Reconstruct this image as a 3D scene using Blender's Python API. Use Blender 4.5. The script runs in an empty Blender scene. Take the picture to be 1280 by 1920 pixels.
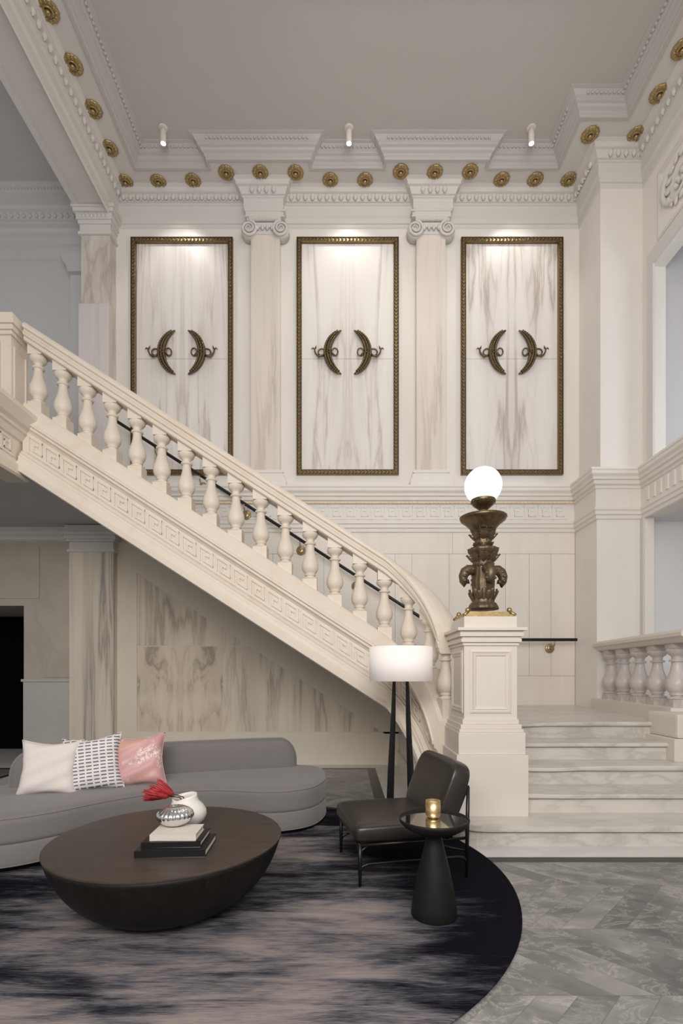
import bpy, bmesh, math, random
from mathutils import Vector, Matrix
random.seed(7)
S = bpy.context.scene
PI = math.pi
F = 940.0; VX = 645.0; HY = 1262.0; CH = 1.26      # focal length in px, vanishing point, camera height

# ------------------------------------------------------------------ camera, world, light
cd = bpy.data.cameras.new('camera'); cam = bpy.data.objects.new('camera', cd)
S.collection.objects.link(cam); S.camera = cam
cam.location = (0, 0, CH); cam.rotation_euler = (PI/2, 0, 0)
cd.sensor_fit = 'VERTICAL'; cd.sensor_height = 36; cd.sensor_width = 24; cd.lens = F/1920*36
cd.shift_x = (640-VX)/1920.0; cd.shift_y = (HY-960)/1920.0
cd.clip_start = .05

w = bpy.data.worlds.new('world'); S.world = w; w.use_nodes = True
bg = w.node_tree.nodes['Background']
bg.inputs[0].default_value = (1.0, .985, .96, 1); bg.inputs[1].default_value = .44

def area(name, loc, target, size, sy, power, color, spread=180):
    l = bpy.data.lights.new(name, 'AREA'); l.shape = 'RECTANGLE'; l.size = size; l.size_y = sy
    l.energy = power; l.color = color; l.spread = math.radians(spread)
    o = bpy.data.objects.new(name, l); S.collection.objects.link(o); o.location = loc
    o.rotation_euler = (Vector(target)-Vector(loc)).to_track_quat('-Z', 'Y').to_euler()
    return o
area('hall_fill', (1.2, -3.0, 5.2), (1.0, 7.5, 3.6), 5, 3.5, 232, (1, .965, .925))  # added fill behind the camera, in place of assumed windows
area('hall_fill_low', (-.6, -1.4, 3.2), (-.9, 6.2, .6), 3.4, 1.2, 200, (1, .945, .875))  # added low fill, no real fixture, brightens the wall under the stair
area('right_room_light', (6.6, 3.6, 4.0), (5.4, 6.95, 1.8), 1.6, 2.2, 100, (.84, .89, 1))
area('left_gallery_light', (-6.2, 4.6, 5.4), (-5.2, 7.9, 5.2), 1.5, 1.5, 10, (.86, .91, 1))
area('stair_well_light', (.9, 4.6, 8.3), (.9, 6.4, 3.0), 3.0, 1.6, 50, (1, .965, .91))
S.view_settings.view_transform = 'Standard'; S.view_settings.look = 'None'
S.view_settings.exposure = -0.12; S.view_settings.gamma = 1; S.view_settings.use_curve_mapping = False
S.cycles.max_bounces = 8; S.cycles.diffuse_bounces = 5

# ------------------------------------------------------------------ materials
def mat(name):
    m = bpy.data.materials.new(name); m.use_nodes = True
    return m, m.node_tree, m.node_tree.nodes['Principled BSDF']
def N(t, kind, **kw):
    n = t.nodes.new(kind)
    for k, v in kw.items(): setattr(n, k, v)
    return n
def setin(n, **kw):
    for k, v in kw.items(): n.inputs[k.replace('_', ' ')].default_value = v
def ramp(t, src, stops):
    r = N(t, 'ShaderNodeValToRGB'); e = r.color_ramp.elements
    while len(e) < len(stops): e.new(.5)
    for i, (p, c) in enumerate(stops):
        e[i].position = p; e[i].color = (*c, 1) if len(c) == 3 else c
    t.links.new(src, r.inputs[0]); return r.outputs[0]
def math_n(t, op, a, b=None, c=None):
    n = N(t, 'ShaderNodeMath', operation=op)
    for i, v in enumerate((a, b, c)):
        if v is None: continue
        if isinstance(v, (int, float)): n.inputs[i].default_value = v
        else: t.links.new(v, n.inputs[i])
    return n.outputs[0]
def mix(t, f, a, b, mode='MIX'):
    n = N(t, 'ShaderNodeMix', data_type='RGBA', blend_type=mode)
    for i, v in ((0, f), (6, a), (7, b)):
        if isinstance(v, (int, float)): n.inputs[i].default_value = v
        elif isinstance(v, tuple): n.inputs[i].default_value = (*v, 1)
        else: t.links.new(v, n.inputs[i])
    return n.outputs[2]
def coords(t, scale=(1, 1, 1), mirror=False, loc=(0, 0, 0)):
    tc = N(t, 'ShaderNodeTexCoord'); src = tc.outputs['Object']
    if mirror:
        sp = N(t, 'ShaderNodeSeparateXYZ'); t.links.new(src, sp.inputs[0])
        cb = N(t, 'ShaderNodeCombineXYZ')
        t.links.new(math_n(t, 'ABSOLUTE', sp.outputs[0]), cb.inputs[0])
        t.links.new(sp.outputs[1], cb.inputs[1]); t.links.new(sp.outputs[2], cb.inputs[2])
        src = cb.outputs[0]
    mp = N(t, 'ShaderNodeMapping'); t.links.new(src, mp.inputs[0])
    mp.inputs['Scale'].default_value = scale; mp.inputs['Location'].default_value = loc
    return mp.outputs[0]
def noise(t, vec, scale, detail=4, rough=.5, dist=0):
    n = N(t, 'ShaderNodeTexNoise'); t.links.new(vec, n.inputs['Vector'])
    setin(n, Scale=scale, Detail=detail, Roughness=rough, Distortion=dist); return n.outputs[0]
def bump(t, p, h, strength=.2, dist=.01):
    b = N(t, 'ShaderNodeBump'); setin(b, Strength=strength, Distance=dist)
    t.links.new(h, b.inputs['Height']); t.links.new(b.outputs[0], p.inputs['Normal'])
def marble(name, base, vein, amt=.5, st=(2.2, 2.2, .22), mirror=False, rough=.35, cloud=(1, 1, 1), tint=None, loc=(0, 0, 0), width=.055):
    m, t, p = mat(name)
    v = coords(t, st, mirror, loc)
    n1 = noise(t, v, 1.6, 6, .58, .35)
    a = math_n(t, 'ABSOLUTE', math_n(t, 'SUBTRACT', n1, .5))
    veins = ramp(t, a, [(0, (1, 1, 1)), (width, (.25, .25, .25)), (width*2.4, (0, 0, 0))])
    v2 = coords(t, tuple(s*.8 for s in st), mirror, (3+loc[0], 1, 2))
    mk = ramp(t, noise(t, coords(t, (st[0]*.45, st[1]*.45, st[2]*1.3), mirror, (7+loc[0], 3, loc[2])), 1.9, 2, .5), [(.36, (.30, .30, .30)), (.54, (1, 1, 1))])
    veins = math_n(t, 'MULTIPLY', veins, mk)
    band = ramp(t, noise(t, v2, 1.3, 3, .5, .2), [(.42, (0, 0, 0)), (.66, (1, 1, 1))])
    f = math_n(t, 'MULTIPLY', math_n(t, 'ADD', math_n(t, 'MULTIPLY', veins, .75), math_n(t, 'MULTIPLY', math_n(t, 'MULTIPLY', band, mk), .45)), amt)
    c = mix(t, f, base, vein)
    cl = noise(t, coords(t, cloud), 2.5, 3, .5)
    tn = tint or (base[0]*.97, base[1]*.93, base[2]*.86)
    c = mix(t, math_n(t, 'MULTIPLY', cl, .5), c, mix(t, .5, c, tn))
    t.links.new(c, p.inputs['Base Color']); p.inputs['Roughness'].default_value = rough
    p.inputs['Specular IOR Level'].default_value = .35
    return m
def plain(name, col, rough=.5, metal=0, nscale=0, amt=.1, bumpv=0, spec=.4):
    m, t, p = mat(name)
    p.inputs['Roughness'].default_value = rough; p.inputs['Metallic'].default_value = metal
    p.inputs['Specular IOR Level'].default_value = spec
    v = coords(t)
    n = noise(t, v, nscale or 12, 4)
    c = mix(t, n, tuple(x*(1-amt) for x in col), tuple(min(1, x*(1+amt)) for x in col))
    t.links.new(c, p.inputs['Base Color'])
    if bumpv: bump(t, p, n, bumpv, .004)
    return m
W = (.80, .765, .72)
M = {}
M['wall'] = marble('wall_marble', (.80, .77, .735), (.66, .60, .54), .22, (1.2, 1.2, .5))
M['stone'] = marble('stair_stone', (.73, .665, .585), (.66, .52, .40), .42, (1.5, 1.5, 1.2), rough=.45)
M['stone2'] = marble('newel_stone', (.71, .665, .61), (.66, .58, .51), .25, (1.4, 1.4, 1.4), rough=.45)
M['slab'] = marble('slab_marble', (.80, .755, .70), (.68, .58, .49), .32, (1.6, 1.6, .14))
M['panel'] = marble('panel_marble', (.80, .77, .745), (.40, .335, .295), .95, (1.9, 1.9, .16), mirror=True, width=.035)
M['panel2'] = marble('panel_marble_pale', (.80, .77, .745), (.40, .335, .295), .85, (1.7, 1.7, .13), mirror=True, loc=(2.3, 0, .4), width=.03)
M['panel3'] = marble('panel_marble_warm', (.80, .77, .745), (.40, .335, .295), .95, (2.1, 2.1, .17), mirror=True, loc=(5.1, 0, 1.9), width=.03)
M['pil'] = marble('pilaster_marble', (.76, .70, .645), (.42, .35, .31), .75, (2.4, 2.4, .16), width=.04)
M['under'] = marble('under_stair_marble', (.80, .715, .60), (.29, .26, .22), .95, (1.3, 1.3, .13), width=.03)
M['under2'] = marble('under_stair_bookmatched', (.80, .70, .57), (.30, .255, .20), 1.0, (1.6, 1.6, .55), mirror=True, width=.035)
M['border'] = marble('under_stair_border', (.78, .72, .62), (.55, .48, .39), .2, (1.5, 1.5, .6))
M['vein_pil'] = marble('streaked_pilaster', (.74, .67, .57), (.20, .19, .18), 1.0, (2.6, 2.6, .10), width=.035, loc=(.35, 0, .3))
M['grey_wall'] = marble('grey_marble_wall', (.50, .455, .40), (.33, .30, .26), .45, (1.1, 1.1, .8), cloud=(3, 3, 3))
M['grey_dado'] = marble('grey_marble_dado', (.52, .50, .47), (.42, .42, .43), .5, (1.6, 1.6, 1.2))
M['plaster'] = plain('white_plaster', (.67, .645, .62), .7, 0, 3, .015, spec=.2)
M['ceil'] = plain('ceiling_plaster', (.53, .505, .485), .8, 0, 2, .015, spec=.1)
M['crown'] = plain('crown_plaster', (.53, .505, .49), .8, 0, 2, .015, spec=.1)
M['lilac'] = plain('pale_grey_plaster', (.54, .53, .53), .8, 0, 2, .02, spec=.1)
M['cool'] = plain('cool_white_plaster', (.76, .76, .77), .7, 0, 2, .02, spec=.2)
M['step'] = marble('step_marble', (.65, .62, .585), (.36, .34, .31), .7, (1.3, 3.2, 3.2), rough=.3, cloud=(1, 3, 6))
M['balus_lilac'] = marble('veined_baluster', (.62, .58, .565), (.36, .28, .24), .75, (4.5, 4.5, 2.0), rough=.3)
M['floor_light'] = marble('pale_floor_marble', (.66, .65, .64), (.45, .44, .45), .35, (.9, 2.2, 1), rough=.25)
M['dark_band'] = plain('dark_inlay_marble', (.045, .042, .038), .3, 0, 5, .2)
M['bronze'] = plain('aged_bronze', (.17, .125, .08), .48, .75, 25, .35, .3)
M['bronze_orn'] = plain('dark_gilt_bronze', (.16, .118, .065), .36, .9, 40, .5, .5)
M['gold'] = plain('gilded_metal', (.42, .31, .15), .38, .85, 30, .35, .4)
M['gilt_frame'] = plain('bronze_frame', (.22, .16, .085), .38, .85, 50, .45, .5)
M['brass'] = plain('polished_brass', (.70, .52, .27), .38, 1, 10, .05)
M['brass_b'] = plain('satin_brass', (.42, .32, .17), .35, .9, 10, .1)
M['chrome'] = plain('mirror_silver', (.86, .86, .87), .05, 1, 10, .02)
M['mirror'] = plain('mirror_glass', (.72, .71, .68), .03, 1, 10, .01)
M['black'] = plain('black_lacquer', (.007, .0065, .0065), .35, 0, 20, .2)
M['blackwood'] = plain('black_stained_wood', (.010, .009, .009), .55, 0, 20, .3, .15, .25)
M['rail'] = plain('black_rail', (.010, .010, .012), .4)
M['leather'] = plain('dark_brown_leather', (.026, .021, .018), .33, 0, 60, .12, .10, .5)
M['paper'] = plain('book_paper', (.75, .72, .68), .8, 0, 30, .05)
M['linen_book'] = plain('oatmeal_linen', (.60, .55, .50), .85, 0, 60, .1, .2)
M['ceramic'] = plain('matte_white_ceramic', (.72, .69, .66), .55, 0, 20, .03, .05)
M['petal'] = plain('crimson_petals', (.36, .028, .032), .5, 0, 55, .6)
M['stem'] = plain('brown_stem', (.06, .03, .02), .6)
M['wax'] = plain('cream_wax', (.8, .74, .6), .5)
M['white_metal'] = plain('white_painted_metal', (.72, .68, .65), .45)
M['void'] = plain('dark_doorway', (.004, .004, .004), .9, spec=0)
M['pillow_w'] = plain('white_linen', (.74, .69, .66), .9, 0, 60, .06, .15, .1)

def emis(name, col, s):
    m, t, p = mat(name); p.inputs['Base Color'].default_value = (.9, .9, .9, 1)
    p.inputs['Emission Color'].default_value = (*col, 1); p.inputs['Emission Strength'].default_value = s
    return m
M['globe'] = emis('lit_opal_glass', (1, .96, .93), 2.6)
M['lens'] = emis('lit_lens', (1, .97, .93), 14)
def shade_mat():
    m, t, p = mat('white_lamp_fabric'); v = coords(t, (1, 1, 1)); n = noise(t, v, 160, 2)
    t.links.new(mix(t, n, (.80, .75, .73), (.84, .80, .78)), p.inputs['Base Color'])
    p.inputs['Roughness'].default_value = .9
    p.inputs['Emission Color'].default_value = (1, .90, .86, 1); p.inputs['Emission Strength'].default_value = .22
    return m
M['shade'] = shade_mat()

def wood_top():
    m, t, p = mat('dark_brown_wood'); v = coords(t, (1.2, 14, 14))
    n = noise(t, v, 2, 6, .6, .6); n2 = noise(t, coords(t, (1, 1, 1)), 1.5, 2)
    c = ramp(t, n, [(.3, (.030, .022, .018)), (.7, (.062, .047, .038))])
    c = mix(t, math_n(t, 'MULTIPLY', n2, .5), c, (.06, .045, .036))
    t.links.new(c, p.inputs['Base Color']); p.inputs['Roughness'].default_value = .42
    bump(t, p, n, .05, .002); return m
M['wood'] = wood_top()
def wood_side():
    m, t, p = mat('near_black_wood'); v = coords(t, (9, 9, 1))
    n = noise(t, v, 3, 5, .6, .3)
    t.links.new(ramp(t, n, [(.3, (.005, .004, .0035)), (.75, (.014, .010, .008))]), p.inputs['Base Color'])
    p.inputs['Roughness'].default_value = .55; p.inputs['Specular IOR Level'].default_value = .25; return m
M['wood_side'] = wood_side()
def fabric():
    m, t, p = mat('grey_sofa_wool'); v = coords(t)
    n = noise(t, v, 260, 2); n2 = noise(t, coords(t, (1, 1, 12)), 20, 3)
    c = mix(t, n, (.135, .126, .127), (.235, .220, .218)); c = mix(t, math_n(t, 'MULTIPLY', n2, .35), c, (.24, .222, .222))
    t.links.new(c, p.inputs['Base Color']); p.inputs['Roughness'].default_value = .9
    p.inputs['Sheen Weight'].default_value = .25; p.inputs['Specular IOR Level'].default_value = .15
    bump(t, p, n, .25, .002); return m
M['sofa'] = fabric()
def pillow_pattern():
    m, t, p = mat('woven_dash_fabric'); v = coords(t, (1, 1, 1))
    sp = N(t, 'ShaderNodeSeparateXYZ'); t.links.new(v, sp.inputs[0])
    row = math_n(t, 'MULTIPLY', sp.outputs[2], 38.0)
    col = math_n(t, 'MULTIPLY', sp.outputs[0], 20.0)
    fr = math_n(t, 'FRACT', math_n(t, 'ADD', row, 100)); fc = math_n(t, 'FRACT', math_n(t, 'ADD', col, 100))
    a = math_n(t, 'LESS_THAN', fr, .40); b = math_n(t, 'GREATER_THAN', fc, .24)
    d = math_n(t, 'MULTIPLY', a, b)
    t.links.new(mix(t, d, (.76, .74, .74), (.17, .16, .18)), p.inputs['Base Color'])
    p.inputs['Roughness'].default_value = .9
    bump(t, p, fc, .3, .004); return m
M['pillow_p'] = pillow_pattern()
def pillow_pink():
    m, t, p = mat('pink_shimmer_velvet'); v = coords(t)
    n = noise(t, v, 5, 2); k = noise(t, v, 70, 3, .7)
    sp = N(t, 'ShaderNodeSeparateXYZ'); t.links.new(v, sp.inputs[0])
    area_m = ramp(t, noise(t, v, 7, 2), [(.50, (0, 0, 0)), (.64, (1, 1, 1))])
    spark = math_n(t, 'MULTIPLY', ramp(t, k, [(.46, (0, 0, 0)), (.56, (1, 1, 1))]), area_m)
    c = ramp(t, n, [(.35, (.62, .34, .28)), (.6, (.60, .33, .36))])
    t.links.new(mix(t, spark, c, (.90, .78, .68)), p.inputs['Base Color'])
    p.inputs['Roughness'].default_value = .45; p.inputs['Sheen Weight'].default_value = .3
    return m
M['pillow_k'] = pillow_pink()
def rug_mat():
    m, t, p = mat('abstract_streaked_rug')
    v = coords(t, (1, 1, 1)); sp = N(t, 'ShaderNodeSeparateXYZ'); t.links.new(v, sp.inputs[0])
    big = noise(t, coords(t, (.55, 1.5, 1), loc=(1.3, .4, 0)), 1.6, 4, .55, .3)
    st = noise(t, coords(t, (1.0, 7, 1)), 1.7, 6, .68, .6)
    fine = noise(t, coords(t, (7, 110, 1)), 1.8, 3, .6)
    x = math_n(t, 'SUBTRACT', sp.outputs[0], .05)
    q = math_n(t, 'MULTIPLY', math_n(t, 'MULTIPLY', x, x), -.075)
    # darker dyed wool towards the right and far right of the design
    r = math_n(t, 'MULTIPLY', math_n(t, 'MAXIMUM', math_n(t, 'ADD', sp.outputs[0], math_n(t, 'MULTIPLY', sp.outputs[1], .30)), .75), -.26)
    s = math_n(t, 'ADD', math_n(t, 'MULTIPLY', big, .75), math_n(t, 'MULTIPLY', st, .58))
    s = math_n(t, 'ADD', s, math_n(t, 'MULTIPLY', math_n(t, 'SUBTRACT', fine, .5), .30))
    s = math_n(t, 'ADD', math_n(t, 'ADD', s, q), math_n(t, 'ADD', r, .165))
    c = ramp(t, s, [(.46, (.006, .006, .010)), (.55, (.040, .039, .050)), (.62, (.11, .105, .12)), (.71, (.225, .195, .195)), (.86, (.33, .28, .255))])
    t.links.new(c, p.inputs['Base Color']); p.inputs['Roughness'].default_value = .95
    p.inputs['Specular IOR Level'].default_value = .05
    bump(t, p, noise(t, coords(t, (1, 1, 1)), 300, 2), .3, .003); return m
M['rug'] = rug_mat()
def chevron():
    m, t, p = mat('grey_chevron_marble')
    v = coords(t); sp = N(t, 'ShaderNodeSeparateXYZ'); t.links.new(v, sp.inputs[0])
    vr = math_n(t, 'DIVIDE', math_n(t, 'ADD', sp.outputs[1], 10*.51*2-1.954), .51)
    row = math_n(t, 'FLOOR', vr); fr = math_n(t, 'FRACT', vr)
    sgn = math_n(t, 'SUBTRACT', 1.0, math_n(t, 'MULTIPLY', math_n(t, 'MODULO', row, 2.0), 2.0))
    u = math_n(t, 'ADD', sp.outputs[0], math_n(t, 'MULTIPLY', math_n(t, 'MULTIPLY', sgn, fr), .50))
    uu = math_n(t, 'DIVIDE', math_n(t, 'ADD', u, 20.0), .162)
    idx = math_n(t, 'FLOOR', uu); fu = math_n(t, 'FRACT', uu)
    cb = N(t, 'ShaderNodeCombineXYZ'); t.links.new(idx, cb.inputs[0]); t.links.new(row, cb.inputs[1])
    wn = N(t, 'ShaderNodeTexWhiteNoise', noise_dimensions='3D'); t.links.new(cb.outputs[0], wn.inputs['Vector'])
    vs = N(t, 'ShaderNodeVectorMath', operation='SCALE'); t.links.new(wn.outputs['Color'], vs.inputs[0]); vs.inputs['Scale'].default_value = 30
    va = N(t, 'ShaderNodeVectorMath', operation='ADD'); t.links.new(v, va.inputs[0]); t.links.new(vs.outputs[0], va.inputs[1])
    mp = N(t, 'ShaderNodeMapping'); t.links.new(va.outputs[0], mp.inputs[0]); mp.inputs['Scale'].default_value = (1.0, 1.6, 1)
    n1 = noise(t, mp.outputs[0], 4.2, 8, .68, 1.0)
    vein = ramp(t, math_n(t, 'ABSOLUTE', math_n(t, 'SUBTRACT', n1, .55)), [(0, (1, 1, 1)), (.015, (.3, .3, .3)), (.05, (0, 0, 0))])
    n2 = noise(t, mp.outputs[0], 1.7, 4, .6, .6)
    c = ramp(t, n2, [(.3, (.105, .105, .102)), (.5, (.185, .182, .176)), (.72, (.33, .32, .31))])
    c = mix(t, math_n(t, 'MULTIPLY', vein, .55), c, (.46, .45, .43))
    br = math_n(t, 'ADD', .82, math_n(t, 'MULTIPLY', wn.outputs['Value'], .36))
    hs = N(t, 'ShaderNodeVectorMath', operation='SCALE'); t.links.new(c, hs.inputs[0]); t.links.new(br, hs.inputs['Scale'])
    g = math_n(t, 'MAXIMUM', math_n(t, 'LESS_THAN', fu, .022), math_n(t, 'LESS_THAN', fr, .006))
    c = mix(t, math_n(t, 'MULTIPLY', g, .55), hs.outputs[0], (.08, .078, .074))
    t.links.new(c, p.inputs['Base Color']); p.inputs['Roughness'].default_value = .28
    p.inputs['Specular IOR Level'].default_value = .4
    return m
M['chevron'] = chevron()

# ------------------------------------------------------------------ mesh helpers
class MB:
    def __init__(s): s.v = []; s.f = []; s.sm = []
    def add(s, vs, fs, smooth=False):
        b = len(s.v); s.v += [tuple(p) for p in vs]
        s.f += [tuple(i+b for i in f) for f in fs]; s.sm += [smooth]*len(fs)
        return s
    def box(s, x0, x1, y0, y1, z0, z1):
        return s.add([(x0,y0,z0),(x1,y0,z0),(x1,y1,z0),(x0,y1,z0),(x0,y0,z1),(x1,y0,z1),(x1,y1,z1),(x0,y1,z1)],
                     [(0,3,2,1),(4,5,6,7),(0,1,5,4),(1,2,6,5),(2,3,7,6),(3,0,4,7)])
    def obox(s, c, ax, ay, az):
        c = Vector(c); vs = []
        for k in (-1, 1):
            for (i, j) in ((-1,-1),(1,-1),(1,1),(-1,1)): vs.append(c+ax*i+ay*j+az*k)
        return s.add(vs, [(0,3,2,1),(4,5,6,7),(0,1,5,4),(1,2,6,5),(2,3,7,6),(3,0,4,7)])
    def prism(s, poly, z0, z1):
        n = len(poly)
        vs = [(x, y, z0) for x, y in poly]+[(x, y, z1) for x, y in poly]
        return s.add(vs, [tuple(range(n))[::-1], tuple(range(n, 2*n))]+[(i, (i+1) % n, n+(i+1) % n, n+i) for i in range(n)])
    def prism_y(s, poly, y0, y1):                       # poly in x,z
        n = len(poly)
        vs = [(x, y0, z) for x, z in poly]+[(x, y1, z) for x, z in poly]
        return s.add(vs, [tuple(range(n)), tuple(range(n, 2*n))[::-1]]+[(i, n+i, n+(i+1) % n, (i+1) % n) for i in range(n)])
    def lathe(s, prof, seg=24, c=(0, 0, 0), smooth=True, mod=None, close=True):
        vs = []; n = len(prof)
        for i, (r, z) in enumerate(prof):
            for k in range(seg):
                a = 2*PI*k/seg; rr = r*(mod(a, i/(n-1)) if mod else 1)
                vs.append((c[0]+rr*math.cos(a), c[1]+rr*math.sin(a), c[2]+z))
        fs = []
        for i in range(n-1):
            for k in range(seg):
                k2 = (k+1) % seg; fs.append((i*seg+k, i*seg+k2, (i+1)*seg+k2, (i+1)*seg+k))
        if close: fs += [tuple(range(seg))[::-1], tuple((n-1)*seg+k for k in range(seg))]
        return s.add(vs, fs, smooth)
    def tube(s, pts, r, seg=8, smooth=True, flat=1.0):
        pts = [Vector(p) for p in pts]; n = len(pts)
        rs = r if isinstance(r, (list, tuple)) else [r]*n
        vs = []; up = None
        for i, p in enumerate(pts):
            d = (pts[min(i+1, n-1)]-pts[max(i-1, 0)]).normalized()
            if up is None:
                up = Vector((0, 0, 1)) if abs(d.z) < .9 else Vector((0, 1, 0))
            u = up-d*up.dot(d); u.normalize(); up = u; wv = d.cross(u)
            for k in range(seg):
                a = 2*PI*k/seg; vs.append(p+u*math.cos(a)*rs[i]+wv*math.sin(a)*rs[i]*flat)
        fs = [(i*seg+k, i*seg+(k+1) % seg, (i+1)*seg+(k+1) % seg, (i+1)*seg+k) for i in range(n-1) for k in range(seg)]
        fs += [tuple(range(seg))[::-1], tuple((n-1)*seg+k for k in range(seg))]
        return s.add(vs, fs, smooth)
    def ell(s, c, rx, ry, rz, seg=8, rings=5, rot=None, smooth=True):
        vs = []; c = Vector(c)
        for i in range(rings+1):
            th = PI*i/rings
            for k in range(seg):
                a = 2*PI*k/seg
                p = Vector((rx*math.sin(th)*math.cos(a), ry*math.sin(th)*math.sin(a), rz*math.cos(th)))
                if rot: p = rot @ p
                vs.append(c+p)
        fs = [(i*seg+k, (i+1)*seg+k, (i+1)*seg+(k+1) % seg, i*seg+(k+1) % seg) for i in range(rings) for k in range(seg)]
        return s.add(vs, fs, smooth)
    def sweep(s, path, prof, closed_prof=False, smooth=False, z=None):
        """plan path (x,y); profile (q,z): q to the RIGHT of travel, mitred corners; z = optional height per point"""
        n = len(path); P = [Vector(p) for p in path]; vs = []
        for i in range(n):
            d0 = (P[i]-P[i-1]).normalized() if i > 0 else None
            d1 = (P[i+1]-P[i]).normalized() if i < n-1 else None
            if d0 is None: d0 = d1
            if d1 is None: d1 = d0
            r0 = Vector((d0.y, -d0.x)); r1 = Vector((d1.y, -d1.x))
            m = r0+r1; m = m/(m.dot(m))*2 if m.length > 1e-6 else r0
            m = m*(1.0/ max(.2, (m.dot(r0)))) if abs(m.dot(r0)-1) > 1e-6 else m
            zz = z[i] if z else 0
            for q, h in prof: vs.append((P[i].x+m.x*q, P[i].y+m.y*q, h+zz))
        k = len(prof); fs = []
        for i in range(n-1):
            for j in range(k-1 if not closed_prof else k):
                j2 = (j+1) % k
                fs.append((i*k+j, (i+1)*k+j, (i+1)*k+j2, i*k+j2))
        if closed_prof: fs += [tuple(range(k)), tuple((n-1)*k+j for j in range(k))[::-1]]
        return s.add(vs, fs, smooth)
    def build(s, name, m, parent=None, bevel=0, seg=2, fix=True):
        me = bpy.data.meshes.new(name); me.from_pydata(s.v, [], s.f)
        for p, q in zip(me.polygons, s.sm): p.use_smooth = q
        if fix or bevel:
            bm = bmesh.new(); bm.from_mesh(me)
            if fix: bmesh.ops.recalc_face_normals(bm, faces=bm.faces)
            if bevel:
                bmesh.ops.remove_doubles(bm, verts=bm.verts, dist=1e-5)
                bmesh.ops.bevel(bm, geom=[e for e in bm.edges if len(e.link_faces) == 2 and e.calc_face_angle(0) > .5],
                                offset=bevel, segments=seg, affect='EDGES', profile=.7)
                if seg > 2:
                    for f in bm.faces: f.smooth = True
            bm.to_mesh(me); bm.free()
        me.materials.append(M[m] if isinstance(m, str) else m)
        o = bpy.data.objects.new(name, me); S.collection.objects.link(o)
        if parent: o.parent = parent
        return o
def tag(o, label=None, cat=None, group=None, kind=None):
    if label: o['label'] = label
    if cat: o['category'] = cat
    if group: o['group'] = group
    if kind: o['kind'] = kind
    return o
def struct(o): o['kind'] = 'structure'; return o
def thing(name, label, cat, loc=(0, 0, 0), rz=0, group=None):
    o = bpy.data.objects.new(name, None); S.collection.objects.link(o); o.empty_display_size = .1
    o.location = loc; o.rotation_euler = (0, 0, rz); return tag(o, label, cat, group)
def copy_tree(o, parent=None):
    c = o.copy(); S.collection.objects.link(c)
    if parent: c.parent = parent
    for ch in list(o.children): copy_tree(ch, c)
    return c
def rectpath(x0, x1, z0, z1): return [(x0, z0), (x1, z0), (x1, z1), (x0, z1)]
def frame_y(mb, x0, x1, z0, z1, y, prof):
    """mitred rectangular moulding on a vertical plane facing -Y. prof: (inset from outer edge, height off wall)"""
    k = len(prof); vs = []
    for (cx, cz, sx, sz) in ((x0, z0, 1, 1), (x1, z0, -1, 1), (x1, z1, -1, -1), (x0, z1, 1, -1)):
        for a, h in prof: vs.append((cx+sx*a, y-h, cz+sz*a))
    fs = [(i*k+j, ((i+1) % 4)*k+j, ((i+1) % 4)*k+j+1, i*k+j+1) for i in range(4) for j in range(k-1)]
    return mb.add(vs, fs)
def frame_x(mb, y0, y1, z0, z1, x, prof, sgn=-1):
    k = len(prof); vs = []
    for (cy, cz, sy, sz) in ((y0, z0, 1, 1), (y1, z0, -1, 1), (y1, z1, -1, -1), (y0, z1, 1, -1)):
        for a, h in prof: vs.append((x+sgn*h, cy+sy*a, cz+sz*a))
    fs = [(i*k+j, ((i+1) % 4)*k+j, ((i+1) % 4)*k+j+1, i*k+j+1) for i in range(4) for j in range(k-1)]
    return mb.add(vs, fs)

# ------------------------------------------------------------------ floor
struct(MB().box(-8, 7, -3.5, 9.0, -.12, 0).build('floor', 'floor_light'))
inl = MB(); Z1 = .0025
inl.box(-3.62, .30, 3.42, 6.56, 0.0002, Z1); inl.box(-3.62, 7, -3.4, 3.335, 0.0002, Z1); inl.box(-3.62, .30, 3.33, 3.43, 0.0002, Z1)
inl.box(-8, -4.17, -3.4, 6.56, .0002, Z1)
struct(inl.build('floor_inlay', 'chevron'))
bd = MB(); Z2 = .004
bd.box(-3.69, .41, 6.56, 6.64, .0003, Z2); bd.box(.30, .41, 3.42, 6.56, .0003, Z2)
bd.box(.30, 7, 3.335, 3.42, .0003, Z2); bd.box(-3.69, -3.62, -3.4, 6.56, .0003, Z2)
bd.box(-4.17, -4.10, -3.4, 6.64, .0003, Z2); bd.box(-8, -4.17, 6.56, 6.64, .0003, Z2)
struct(bd.build('trim_1', 'dark_band'))

# ------------------------------------------------------------------ ceilings, cornices
def path_eggs(path, q, z, sp, rx, ry, rz, mb, ang=0):
    for i in range(len(path)-1):
        a = Vector(path[i]); b = Vector(path[i+1]); d = (b-a); L = d.length; d.normalize(); r = Vector((d.y, -d.x))
        n = max(1, int(L/sp)); m = (L-(n-1)*sp)/2 if n > 1 else L/2
        rot = Matrix.Rotation(math.atan2(d.y, d.x), 3, 'Z')
        for k in range(n):
            p = a+d*(m+k*sp)+r*q
            if p.y < 1.5: continue
            mb.ell((p.x, p.y, z), rx, ry, rz, 8, 5, rot)
CZ = 8.6; SZ = 8.40
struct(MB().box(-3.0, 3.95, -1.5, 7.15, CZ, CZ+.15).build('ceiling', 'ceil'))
J = .12
cor = [(-3.41, -1.5), (-3.41, 7.5)]
for c in (-1.18, 1.30): cor += [(c-.235, 7.5), (c-.235, 7.5-J), (c+.235, 7.5-J), (c+.235, 7.5)]
cor += [(3.51, 7.5), (3.51, 6.87), (4.09, 6.87), (4.09, -1.5)]
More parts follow.
